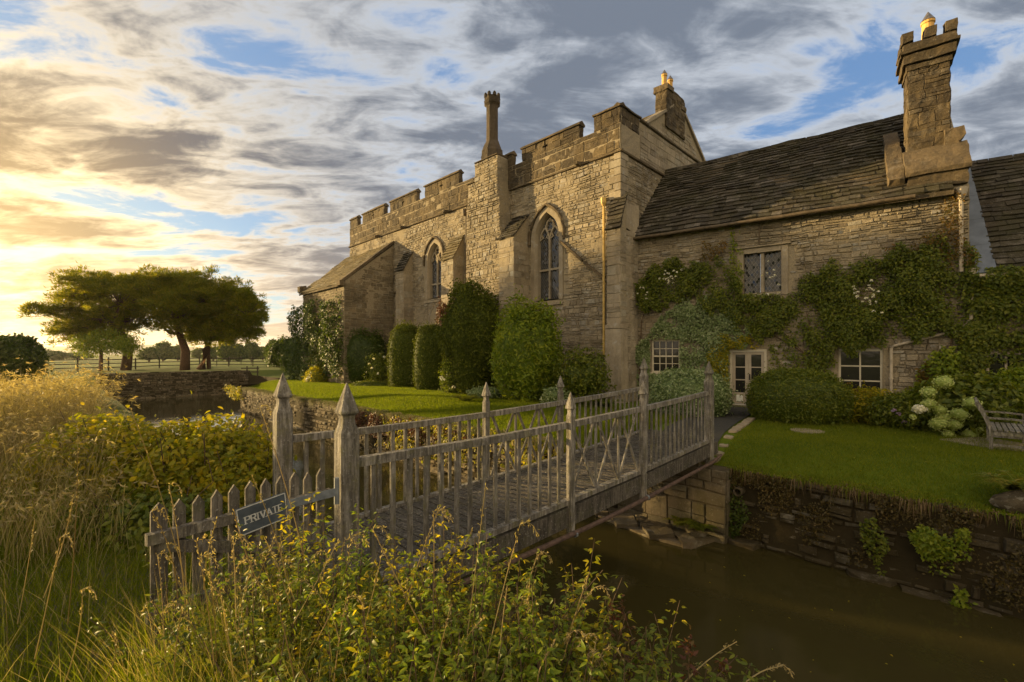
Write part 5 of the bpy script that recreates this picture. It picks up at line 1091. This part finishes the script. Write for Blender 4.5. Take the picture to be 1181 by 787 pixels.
p=pt_t(537,12.2)[0]; p.z=ground_z(p); fern('bright upright fern on the hall lawn behind the bridge',p,26,.95,51)
p=pt_t(697,14.6)[0]; p.z=ground_z(p); fern('green fern at the foot of the corner buttress',p,22,1.3,52,'leaf_mid')
p=onz(806,612,-1.75); fern('small fern at the foot of the stone abutment',p,18,.5,53,'leaf_mid'); p=onz(783,606,-1.75); fern('yellowing fern on the stone apron under the bridge',p,20,.45,54)
# vegetation on the moat walls
climber('wall_ivy','patch of bright ivy hanging on the mossy moat wall',RW,[(1045,612),(1075,600),(1110,608),(1118,640),(1090,662),(1060,640)],[],900,'leaf_bright',.07,.16,60,near=True,b0=.12)
climber('wall_ivy','small dark ivy trailing beside the drain mouth on the abutment end',RW,[(990,600),(1010,595),(1030,620),(1020,660),(995,640)],[],350,'leaf_mid',.07,.12,61,b0=.12)
climber('wall_ivy','tuft of bright leaves near the waterline at the right edge',RW,[(1095,680),(1120,665),(1135,690),(1110,705)],[],160,'leaf_bright',.09,.14,62,b0=.14)
climber('wall_ivy','dark leaves beneath the far bridge post',RW,[(805,560),(850,545),(870,590),(850,620),(812,612)],[],900,'leaf_dark',.07,.12,64,b0=.12)
climber('wall_ivy','sunlit ivy cloaking the corner of the hall lawn wall',LW,[(264,444),(282,446),(284,462),(272,457)],[],700,'leaf_gold',.14,.4,63,b0=.12)
climber('wall_ivy','reddish bramble trailing over the hall lawn wall by the near bridge post',LW,[(405,470),(450,478),(520,492),(560,500),(500,505),(430,500),(410,490)],[],2600,'leaf_copper',.11,.4,65,b0=.1)
climber('wall_ivy','yellow green growth spilling over the hall lawn wall behind the bridge rail',LW,[(430,478),(520,488),(640,505),(720,520),(650,540),(500,530),(440,510)],[],2400,'leaf_gold',.11,.4,66,b0=.1)
# the annex climber
climber('pyracantha','dark green climber covering the end of the lean-to',AF,[(338,425),(342,362),(352,350),(366,345),(380,350),(395,342),(399,380),(396,432),(345,438)],[],9000,'leaf_dark',.20,.7,67)
# near bank
def bankshrub(name,label,c,rad,n,L,mat,seed,cat='bush',lump=.2,mats2=None):
    t=thing(name,Vector((c[0],c[1],c[2]-rad[2])),label,cat); P,N,core=blob(c,rad,n,seed,lump,.38,4.0,half=False,coref=.66); v,f,q=leaf_near(P,N,L*rng.uniform(.55,1.25,n),.55,.25); f=np.concatenate([f,core[1]+len(v)]); v=np.concatenate([v,core[0]]); q=np.concatenate([q,np.full(len(core[1]),.1)]); link_mesh('foliage',v,f,q,M[mat],t)
    sb_=MB(); rd=random.Random(seed)
    for i in range(26):
        th=rd.uniform(0,6.28); e=Vector((c[0]+rad[0]*.95*math.cos(th)*rd.uniform(.2,1),c[1]+rad[1]*.95*math.sin(th)*rd.uniform(.2,1),c[2]+rad[2]*rd.uniform(.6,1.12))); b0=Vector((c[0]+rd.uniform(-.4,.4),c[1]+rd.uniform(-.4,.4),c[2]-rad[2])); sb_.tube([b0,(b0+e)/2+Vector((0,0,.15)),e],[.014,.009,.004],5)
    sb_.build('stem',M['twig'],t); return t
bankshrub('dog_rose','yellow green dog rose bush on the near bank left of the bridge',(-4.3,6.2,.22),(1.15,.95,.90),15000,.085,'leaf_gold',70,lump=.16)
bankshrub('dog_rose','leafy left end of the dog rose thicket meeting the tall grass',(-5.5,6.5,.20),(1.2,1.0,.95),13000,.085,'leaf_gold',71)
bankshrub('bramble','low green bramble in front of the dog rose beside the picket gate',(-4.1,5.15,-.1),(1.0,.55,.62),7000,.08,'leaf_mid',73)
bankshrub('dog_rose','sunlit rose sprays hanging over the water beside the near left bridge post',(-3.5,5.9,.0),(.65,.7,.8),5000,.08,'leaf_gold',72)
# tall dry grass on the mound
def scatter(poly,n,seed,grow=1.0):
    r=np.random.default_rng(seed); X=[p[0] for p in poly]; Y=[p[1] for p in poly]; out=np.zeros((0,2))
    while len(out)<n:
        x=r.uniform(min(X),max(X),n); y=r.uniform(min(Y),max(Y),n); m=inpoly(x,y,poly); out=np.concatenate([out,np.stack([x[m],y[m]],1)])
    return out[:n]
def onground(xy): s_=xy[:,0]*S.x+xy[:,1]*S.y; t_=xy[:,0]*T.x+xy[:,1]*T.y; return np.column_stack([xy,gz(s_,t_)])
tg=[(-4.0,4.7),(-4.9,5.4),(-6.0,6.6),(-7.6,8.4),(-8.8,9.6),(-12.8,13),(-19,16),(-20,12),(-9,4.6),(-5,4.0)]
xy=scatter(tg,26000,80); P=onground(xy); h=np.clip(.98+.2*np.sin(xy[:,0]*1.3)+rng.normal(size=len(xy))*.16,.5,1.6)*np.where(xy[:,1]<5.2,.6,1)
v,f,q,(tip,d)=blades(P,h,.38,.012,3,.8,windd=(.8,-.25,0))
hd=np.repeat(tip[:9000],3,axis=0)+rng.normal(size=(27000,3))*.018; hv,hf,hq=leaf_arrays(hd,rng.normal(size=hd.shape),.09*rng.uniform(.5,1.2,len(hd)),.22,0,axis=np.repeat(d[:9000],3,axis=0)*2+np.array([0,0,-.6]))
tag(link_mesh('tall_dry_grass',np.concatenate([v,hv]),np.concatenate([f,hf+len(v)]),np.concatenate([q,hq]),M['straw'],origin=(-8,8,0)),kind='stuff',label='tall golden dry grass leaning on the mound')
xy=scatter(tg,16000,81); P=onground(xy); v,f,q,_=blades(P,rng.uniform(.3,.75,len(xy)),.4,.012,2); tag(link_mesh('green_undergrowth',v,f,q,M['blade'],origin=(-8,8,0)),kind='stuff')
# short grass, lawns
ng=[(-1.2,1.5),(-1.0,2.6),(-2.0,4.2),(-3.2,4.7),(-6.5,4.6),(-5.5,2.5),(-2.5,1.3)]
xy=scatter(ng,70000,82); P=onground(xy); s_,t_=xy[:,0]*S.x+xy[:,1]*S.y,xy[:,0]*T.x+xy[:,1]*T.y; v,f,q,_=blades(P,rng.uniform(.05,.14,len(xy)),.6,.007,2); tag(link_mesh('bank_grass',v,f,q,M['blade'],origin=(-3,3,0)),kind='stuff')
xy=scatter(ng,5000,821); P=onground(xy); v,f,q,_=blades(P,rng.uniform(.15,.42,len(xy)),.55,.006,3); tag(link_mesh('rough_grass_tufts',v,f,q,M['blade'],origin=(-3,3,0)),kind='stuff')
xy=scatter(ng,1200,822); P=onground(xy); v,f,q,_=blades(P,rng.uniform(.2,.6,len(xy)),.5,.005,3); tag(link_mesh('dry_grass_stems',v,f,q,M['straw'],origin=(-3,3,0)),kind='stuff')
def stpoly(pl): return [tuple(st(*p)[:2]) for p in pl]
xy=scatter(stpoly([(-3.95,10.35),(9,10.35),(9,16.5),(-4.6,16.5)]),130000,83); P=onground(xy); v,f,q,_=blades(P,rng.uniform(.035,.085,len(xy)),.7,.010,1); tag(link_mesh('lawn_grass',v,f,q,M['blade'],origin=(8,12,0)),kind='stuff')
xy=scatter(stpoly([(-36,9.35),(-6.2,9.35),(-6.2,14.6),(-36,14.6)]),260000,84); P=onground(xy); v,f,q,_=blades(P,rng.uniform(.07,.15,len(xy)),.5,.02,1); tag(link_mesh('hall_lawn_grass',v,f,q,M['lawn_blade'],origin=(-8,22,0)),kind='stuff')
# dead fringe on the moat wall tops
def fringe(name,fr,a0,a1,z,n,seed,hang=.35,mat='thatch',out_=.5,H=(.12,.38)):
    r=np.random.default_rng(seed); a=r.uniform(a0,a1,n); a=a+.15*np.sin(a*5); dn=.5+.5*np.sin(a*2.3+1.7*np.sin(a*.9))*np.sin(a*5.1+2); a=a[r.random(n)<np.clip(dn*1.5,.08,1)]; n=len(a); P=np.array(fr.o)+np.array(fr.a)*a[:,None]+np.array(fr.b)*r.uniform(-.45,.10,n)[:,None]; P[:,2]=z-r.random(n)*.05+.03
    hv=r.uniform(*H,n)*(.6+.8*np.abs(np.sin(a*3.3))); dirs=np.array(fr.b)*r.uniform(.2,1.0,(n,1))+np.array(fr.a)*r.normal(size=(n,1))*.5; mid=P+dirs*hv[:,None]*.5+np.array([0,0,1])*hv[:,None]*.25; tip=P+dirs*hv[:,None]*.75-np.array([0,0,1])*(hv*r.uniform(.0,1.4,n))[:,None]
    w=np.array(fr.a)*.008; V=np.stack([P-w,P+w,mid-w*.8,mid+w*.8,tip],1).reshape(-1,3); i=np.arange(n)*5; f=np.concatenate([np.stack([i,i+1,i+3],1),np.stack([i,i+3,i+2],1),np.stack([i+2,i+3,i+4],1)]); q=r.random(n); tag(link_mesh(name,V,f,np.concatenate([q]*3),M[mat],origin=(0,12,0)),kind='stuff')
fringe('dead_grass_fringe',RW,-5.9,9,-.46,15000,90,H=(.05,.20)); fringe('green_grass_fringe',RW,-5.9,9,-.42,12000,91,mat='blade',H=(.06,.16)); fringe('lawn_edge_grass',LW,-36,-7,-.36,12000,92,mat='straw',H=(.1,.35)); fringe('lawn_edge_green',LW,-36,-7,-.36,9000,93,mat='blade',H=(.1,.3))
P_=[];  r_=np.random.default_rng(94); n=34000; a=r_.uniform(-5.9,9,n); z=-.42-1.35*r_.random(n)**1.7; msk=(np.sin(a*3.1+z*4)+np.sin(a*7.3-z*3)+.6*np.sin(a*1.1)+.35*r_.normal(size=n))>(-.55+.9*(-z-.42)); a,z=a[msk],z[msk]; P=np.array(RW.o)+np.array(RW.a)*a[:,None]+np.array(RW.b)*(.1+.08*r_.random(len(a)))[:,None]; P[:,2]=z; tag(leaves('wall_moss',P,np.tile(np.array(RW.b),(len(a),1))+r_.normal(size=(len(a),3))*.5,.05*r_.uniform(.5,1.3,len(a)),leaf_mat('moss',(.045,.036,.008),(.075,.058,.010),(.13,.085,.025),.15),None,.5,.9,origin=(6,8,-1)),kind='stuff')
# foreground thicket: individual weeds
def weed(label,x,ytop,Y,seed,mat='leaf_mid',L=.06,nst=5,spread=.28,n=34,head=None):
    top=at(x,ytop,Y); b=Vector((top.x,top.y,0)); b.z=ground_z(b)-.02; hgt=top.z-b.z; r=np.random.default_rng(seed); t=thing('wild_plant',b,label,'wild plant','wild plants on the near bank'); sb_=MB(); Ps=[];Ns=[];Ax=[];Ls=[]; tips=[]
    for i in range(nst):
        e=np.array([b.x,b.y,b.z])+np.array([r.normal()*spread,r.normal()*spread,hgt*(1.0 if i==0 else r.uniform(.6,1.0))]); 
        if i==0: e[0],e[1]=top.x,top.y
        b0=np.array([b.x+r.normal()*.06,b.y+r.normal()*.06,b.z]); m=(b0+e)/2+np.array([r.normal()*.05,r.normal()*.05,hgt*.06]); pts=[b0*(1-u)**2+2*m*u*(1-u)+e*u*u for u in np.linspace(0,1,7)]; sb_.tube([Vector(p) for p in pts],[.006*(1-.75*k/6) for k in range(7)],5); tips.append(e)
        for k in range(n):
            u=.15+.85*(k+r.random())/n; p=b0*(1-u)**2+2*m*u*(1-u)+e*u*u; an=k*2.4+r.normal()*.3; dd=np.array([math.cos(an),math.sin(an),.25]); off=r.uniform(.01,.13)*(1.15-u)+.005
            for c3 in (0,.75,-.75):
                d3=np.array([math.cos(an+c3),math.sin(an+c3),.1]); Ps.append(p+dd*off); Ns.append(np.array([0,0,1])+r.normal(size=3)*.45); Ax.append(d3*3); Ls.append(L*r.uniform(.6,1.25)*(1.15-.5*u))
    v,f,q=leaf_near(np.array(Ps),np.array(Ns),np.array(Ls),.40,.35,axis=np.array(Ax)); link_mesh('leaves',v,f,q,M[mat],t); sb_.build('stem',M['twig'],t)
    if head:
        for e in tips:
            Q=e+rng.normal(size=(36,3))*np.array([.009,.009,.024]); leaves('seed_head',Q,rng.normal(size=Q.shape),.022*rng.uniform(.5,1.3,len(Q)),M[head],t,.6,0)
    return t
rd=random.Random(12)
W_=[(330,578,2.9,'leaf_gold'),(372,590,2.7,'leaf_bright'),(300,620,2.6,'leaf_mid'),(420,606,2.6,'leaf_bright'),(250,650,2.8,'leaf_mid'),(345,640,2.3,'leaf_mid'),(455,622,2.5,'leaf_gold'),(490,618,2.5,'leaf_gold'),(520,612,2.4,'leaf_gold'),(548,618,2.3,'leaf_bright'),(575,628,2.3,'leaf_mid'),(600,640,2.3,'leaf_gold'),(628,650,2.2,'leaf_mid'),
(400,660,2.1,'leaf_bright'),(450,665,2.0,'leaf_mid'),(500,655,2.0,'leaf_bright'),(550,660,2.0,'leaf_mid'),(596,672,1.9,'leaf_bright'),(640,690,2.0,'leaf_mid'),(672,682,2.2,'leaf_gold'),(700,692,2.1,'leaf_mid'),(722,708,2.0,'leaf_gold'),(745,728,2.0,'leaf_mid'),(775,733,2.0,'leaf_mid'),(795,748,1.9,'leaf_copper'),(350,610,2.5,'leaf_bright'),(385,625,2.4,'leaf_gold'),(470,640,2.3,'leaf_bright'),(565,640,2.2,'leaf_bright'),(615,665,2.1,'leaf_gold'),(300,660,2.4,'leaf_bright'),(265,690,2.4,'leaf_mid'),(420,690,1.9,'leaf_gold'),(520,690,1.9,'leaf_mid'),(610,715,1.8,'leaf_bright'),(815,772,1.9,'leaf_mid'),
(285,700,2.2,'leaf_dark'),(240,720,2.3,'leaf_mid'),(330,720,1.9,'leaf_mid'),(380,730,1.8,'leaf_dark'),(430,725,1.7,'leaf_mid'),(480,735,1.6,'leaf_bright'),(530,730,1.7,'leaf_mid'),(580,735,1.6,'leaf_mid'),(630,745,1.7,'leaf_bright'),(680,750,1.8,'leaf_mid'),(720,765,1.8,'leaf_mid'),(870,772,2.1,'leaf_mid')]
adj={'leaf_gold':'yellowing','leaf_bright':'bright green','leaf_mid':'mid green','leaf_copper':'russet','leaf_dark':'dark green'}
def where(x,y):
    a='below the PRIVATE sign' if x<350 else 'by the near bridge post' if x<450 else 'before the bridge rail' if x<620 else 'over the water' if x<760 else 'at the right end'
    return a
lab={}
for i,(x,y,Y,m) in enumerate(W_):
    l=f"{adj[m]} weed {where(x,y)}"; l+=', back row' if y<660 else ', middle row' if y<715 else ', front row'
    lab.setdefault(l,[]).append(i)
used={}
for i,(x,y,Y,m) in enumerate(W_):
    l=f"{adj[m]} weed {where(x,y)}"; l+=', back row' if y<660 else ', middle row' if y<715 else ', front row'
    if len(lab[l])>1:
        k=lab[l].index(i); L2=sorted(lab[l],key=lambda j:W_[j][0]); k=L2.index(i); l+=', '+(['leftmost of them','next from the left','third from the left','fourth from the left','fifth from the left'][k])
    weed(l,x,y,Y,500+i,m,L=.050,head='leaf_copper' if m=='leaf_copper' else None,nst=8,n=44)
# dry stalks in the foreground
sb_=MB(); r=np.random.default_rng(77); Q=[];QN=[]
def stalk(x0,y0,x1,y1,Y,rad=.0028,nod=0):
    p=at(x0,y0,Y); q=at(x1,y1,Y+r.normal()*.08); m=(p+q)/2+Vector((r.normal()*.02,r.normal()*.03,.01)); pts=[p*(1-u)**2+m*2*u*(1-u)+q*u*u for u in np.linspace(0,1,7)]
    if nod: pts+= [q+Vector((nod*.03,0,.012)),q+Vector((nod*.055,0,-.008)),q+Vector((nod*.07,0,-.04))]
    sb_.tube(pts,[rad*(1-.5*k/len(pts)) for k in range(len(pts))],4,r=r.random(),caps=False)
    hd=pts[-6:] if nod else pts[-3:]
    for a,b in zip(hd[:-1],hd[1:]):
        for _ in range(9): u=r.random(); Q.append(np.array(a*(1-u)+b*u)+r.normal(size=3)*.004); QN.append(np.array(b-a))
for a in ((230,740,150,470,2.6,0),(215,720,195,560,2.4,1),(205,690,175,590,2.3,1),(235,680,250,600,2.4,0),(312,700,270,590,2.2,0),(330,660,290,548,2.3,0),(350,640,300,470,2.6,1),(335,700,305,620,2.1,0),(40,760,70,620,2.6,1),(75,787,95,680,2.2,1),(20,720,40,600,3,0),(50,690,85,570,3,0),(78,720,90,510,2.8,0),(120,787,130,730,2.0,0),(462,720,505,590,2.2,1),(500,700,500,590,2.2,1),(530,690,545,610,2.3,0),(532,787,560,560,1.9,0),(555,787,600,605,1.9,1),(575,760,585,675,1.8,0),(600,700,620,640,2.1,1),(650,760,680,660,1.9,0),(790,787,850,740,1.9,0),(860,787,895,770,1.9,1),(620,787,640,740,1.7,0),(500,787,520,700,1.6,0),(495,740,430,610,1.9,1),(410,760,440,640,1.9,0),(385,787,400,690,1.8,1),(340,787,300,640,1.8,1),(270,787,255,690,2.0,0),(250,787,240,640,2.2,0),(190,787,182,640,2.2,1),(200,787,210,700,2.0,0)): stalk(*a[:5],nod=a[5])
for i in range(55):
    x=r.uniform(180,820); yt=np.interp(x,[180,300,450,620,820],[640,620,640,680,770])+r.uniform(-15,70); Y=r.uniform(1.7,2.9); stalk(x+r.normal()*15,yt+r.uniform(60,160),x+r.normal()*30,yt,Y,.0018,nod=int(r.integers(-1,2)))
sv=np.array(sb_.v); ff=[]
for f in sb_.f: ff.append((f[0],f[1],f[2])); ff.append((f[0],f[2],f[3]))
hv,hf,hq=leaf_arrays(np.array(Q),r.normal(size=(len(Q),3)),.016,.3,0,axis=np.array(QN)*40)
tag(link_mesh('dry_stalks',np.concatenate([sv,hv]),np.concatenate([np.array(ff),hf+len(sv)]),np.concatenate([np.repeat(np.array(sb_.r),2),hq]),M['straw'],origin=(-.5,2.2,0)),kind='stuff')
xy=scatter([(-1.7,3.2),(-.3,2.9),(.6,2.3),(1.3,1.9),(1.0,1.3),(-.6,1.2),(-1.5,1.6),(-2.0,2.4)],16000,85); P=onground(xy); v,f,q,_=blades(P,rng.uniform(.25,.8,len(xy)),.5,.005,3); tag(link_mesh('bank_undergrowth',v,f,q,M['blade'],origin=(0,2,0)),kind='stuff')
xy=scatter([(-1.7,3.2),(-.3,2.9),(.6,2.3),(1.3,1.9),(1.0,1.3),(-.6,1.2),(-1.5,1.6),(-2.0,2.4)],4000,86); P=onground(xy); v,f,q,_=blades(P,rng.uniform(.35,.95,len(xy)),.45,.0035,4); tag(link_mesh('bank_dry_grass',v,f,q,M['straw'],origin=(0,2,0)),kind='stuff')
# ---------------------------------------------------------------- pines on the far bank
def pine(label,Y,trunk,crowns,seed,rad=.48,nper=23,mat='needle',L=.46):
    bx,by=trunk[0]; b=at(bx,by,Y); b.z=ground_z(b); t=thing('pine_tree',b,label,'pine tree','pine trees on the far bank'); r=np.random.default_rng(seed); m=MB()
    P=[Vector(b)]+[at(x,y,Y+dy) for x,y,dy in trunk[1]]; n=len(P); m.tube(P,[rad*(1-.5*i/(n-1)) for i in range(n)],9)
    Ps=[];Ns=[];Ax=[]; 
    for cx,cy,rx,ry,dy in crowns:
        c=at(cx,cy,Y+dy); R_=np.array([rx/F*Y,min(rx/F*Y,3.6)*1.0,ry/F*Y]); 
        src=P[-1] if cy<370 else P[len(P)//2]; mid=(src+c)/2+Vector((r.normal()*.5,r.normal()*.5,-.4)); m.tube([src,mid,c],[rad*.45,rad*.3,.05],6)
        nc=int(nper*R_[0]*R_[2]); D=unit(r.normal(size=(nc,3))); D[:,2]=np.where(D[:,2]<-.55,-D[:,2]*.6,D[:,2]); q=lumpf(D,seed+int(cx),.18,3)*(.55+.45*r.random(nc)**.6); C=np.array(c)+D*q[:,None]*R_
        for j in range(0,nc,6): m.tube([c,(Vector(C[j])+c)/2+Vector((0,0,-.15)),Vector(C[j])],[.06,.035,.015],4)
        for j in range(nc):
            k=40; d=r.normal(size=(k,3))*np.array([.17,.17,.10]); Ps.append(C[j]+d); o=D[j]*.7+np.array([0,0,.9]); Ax.append(np.tile(o*1.6,(k,1))+d*9); Ns.append(r.normal(size=(k,3)))
    Ps=np.concatenate(Ps);Ns=np.concatenate(Ns);Ax=np.concatenate(Ax); v,f,q=leaf_arrays(Ps,Ns,L*r.uniform(.5,1.0,len(Ps)),.17,0,axis=Ax); link_mesh('crown',v,f,q,M[mat],t); m.build('trunk',M['bark'],t,smooth=True); return t
pine('broad spreading pine, leftmost of the group, with a low branch reaching out',47,((145,427),[(148,405,0),(140,385,0),(125,370,0)]),[(115,338,42,27,0),(95,352,28,24,1),(95,388,26,16,0),(120,395,26,14,-1),(138,352,32,32,-1.5),(118,375,30,20,1),(145,372,18,24,0),(62,362,27,9,0),(45,358,14,9,0),(80,385,22,8,0),(105,366,26,16,1),(150,372,14,17,0),(88,376,26,8,-1)],401)
pine('tall pine with forked trunk in the middle of the group',48,((213,427),[(214,405,0),(207,385,0),(200,362,0)]),[(187,345,38,34,0),(210,365,26,28,-1),(185,375,12,14,1),(215,332,36,21,1.5),(165,348,22,20,2),(200,355,30,14,-2),(178,328,30,12,2),(150,330,25,14,3)],402)
pine('dense round crowned pine at the right end of the group',49,((232,425),[(238,405,0),(246,385,0),(250,360,0)]),[(248,350,44,38,0),(268,378,34,30,1),(284,362,20,30,-1),(225,380,22,22,-1),(250,392,30,14,0),(262,375,34,28,0),(235,385,22,18,1),(270,360,30,27,0),(240,365,34,20,2),(262,385,26,15,-1),(225,350,30,22,-2),(285,372,14,20,1),(282,345,12,14,0)],403)
pine('slender second trunk pine between the middle and right pines',50,((241,424),[(240,405,0),(236,388,0),(232,365,0)]),[(228,358,24,22,2),(243,372,22,16,3)],404,.22)
t=thing('ash_tree',at(112,427,44),'small leafy tree under the left pine',"tree"); t.location.z=.3; Ps=[]
m=MB(); m.tube([at(116,428,44)-Vector((0,0,.1)),at(117,405,44),at(112,390,44)],[.18,.14,.06],7); m.build('trunk',M['bark'],t)
for j,(x,y,rx,ry) in enumerate(((100,395,16,12),(122,392,18,14),(110,403,22,9),(138,400,14,10),(150,398,10,13))):
    c=at(x,y,44); P,N,_=blob(c,(rx/F*44,1.4,ry/F*44),900,410+j,.2,.6,half=False); Ps.append((P,N))
leaves('crown',np.concatenate([a for a,b in Ps]),np.concatenate([b for a,b in Ps]),.2,M['leaf_bright'],t)
for i,(s_,t_,lb) in enumerate(((-62,-15.5,'tall oak off the left edge, farthest from the pines'),(-63,-11,'tall oak off the left edge, middle of the three'),(-62.5,-7.7,'tall oak just off the left edge, nearest the pines'))):
    b=st(s_,t_,.1); t=thing('oak_tree',b,lb,'oak tree','oaks beyond the left edge of the view'); P,N,core=blob((b.x,b.y,10.6),(3.3,3.3,3.7),7000,430+i,.18,.4,coref=.6,half=False); leaves('crown',P,N,.42,M['leaf_dark'],t,core=core); m=MB(); m.tube([b,b+Vector((.1,0,4)),b+Vector((0,.2,9))],[.42,.34,.15],8); m.build('trunk',M['bark'],t)
bush('hawthorn','dark rounded hawthorn at the left edge above the dry grass',14,388,440,50,at(14,408,17.5),'leaf_dark',.16,6000,420,.1,2.4,cat='bush',ry=1.2)
rd=random.Random(44)
FT=[(172,409,16,9,140),(188,405,18,12,150),(205,407,16,9,160),(262,404,16,14,120),(275,407,14,10,130),(290,405,16,12,150),(303,407,12,8,170),(316,403,14,12,110),(246,408,16,8,150),(230,409,14,8,190),(60,411,22,7,150),(90,412,26,6,170),(30,411,24,7,140),(335,405,12,10,130),(10,408,26,9,150),(-20,406,30,10,140)]
for i,(x,y,w_,h_,Y) in enumerate(FT):
    c=at(x,y,Y); c.z=0; p=Vector((c.x,c.y,-.5)); rx=w_/2/F*Y*1.3; hz_=(HC+(HY-y+h_*.75)/F*Y); lb=['low round','bushy','broad','tall domed'][i%4]+' hedgerow tree on the skyline '+('far left of the pines' if x<100 else 'seen under the pine crowns' if x<235 else 'right of the pines')
    t=thing('hedgerow_tree',p,lb+f'',"tree",'hedgerow trees on the skyline'); P,N,core=blob((p.x,p.y,hz_*.5),(rx,rx*.8,hz_*.55),1500,440+i,.2,.3,coref=.85); leaves('crown',P,N,.7,M['leaf_dark'],t,core=core); m=MB(); m.tube([p,p+Vector((0,0,hz_*.4))],[.3,.2],6); m.build('trunk',M['bark'],t)

# ---------------------------------------------------------------- wear and weather on the masonry
for o in list(bpy.data.objects):
    if o.type!='MESH': continue
    n=o.name.split('.')[0]
    root=o
    while root.parent: root=root.parent
    rn=root.name.split('.')[0]
    if rn in ('great_hall','manor_wing','side_wing','lean_to_annex','moat_wall','bridge_abutment'):
        if n in ('wall','masonry','stair_pier'): weather(o,0,.007,4.0,.018,3)
        elif n in ('chimney',): weather(o,3,.016,4.5,.0,3,.16)
        elif n in ('merlon','coping','kneeler','hood_mould','gable','side_buttress','parapet','string_course','octagonal_chimney'): weather(o,2,.012,5.0,.0,3,.2)
        elif n in ('buttress','corner_buttress'): weather(o,2,.010,4.0,.0,3,.25)
        elif n=='roof': weather(o,0,.010,3.0,.035,3)
        elif n=='footing': weather(o,2,.03,3.5,.0,3,.18)
for nm in ('stone_ledge','path_edging','bridge_threshold'):
    weather(bpy.data.objects[nm],2,.012,6.0,.0,4,.15)
# a few fallen leaves drifting on the water
xy=scatter(stpoly([(-3.5,3.5),(3,4.5),(3,9.8),(-3.4,9.8)]),70,95); P=np.column_stack([xy,np.full(len(xy),WZ+.006)]); tag(leaves('floating_leaves',P,np.tile([0,0,1.0],(len(P),1))+rng.normal(size=(len(P),3))*.05,.045*rng.uniform(.4,1.2,len(P)),M['leaf_gold'],None,.6,0,origin=(2,8,WZ)),kind='stuff')
xy=scatter(stpoly([(-3.0,10.5),(5,10.5),(5,15.5),(-2.2,15.5)]),160,96); P=onground(xy)+np.array([0,0,.06]); tag(leaves('fallen_leaves',P,np.tile([0,0,1.0],(len(P),1))+rng.normal(size=(len(P),3))*.3,.05*rng.uniform(.4,1.2,len(P)),M['leaf_gold'],None,.6,0,origin=(8,12,0)),kind='stuff')
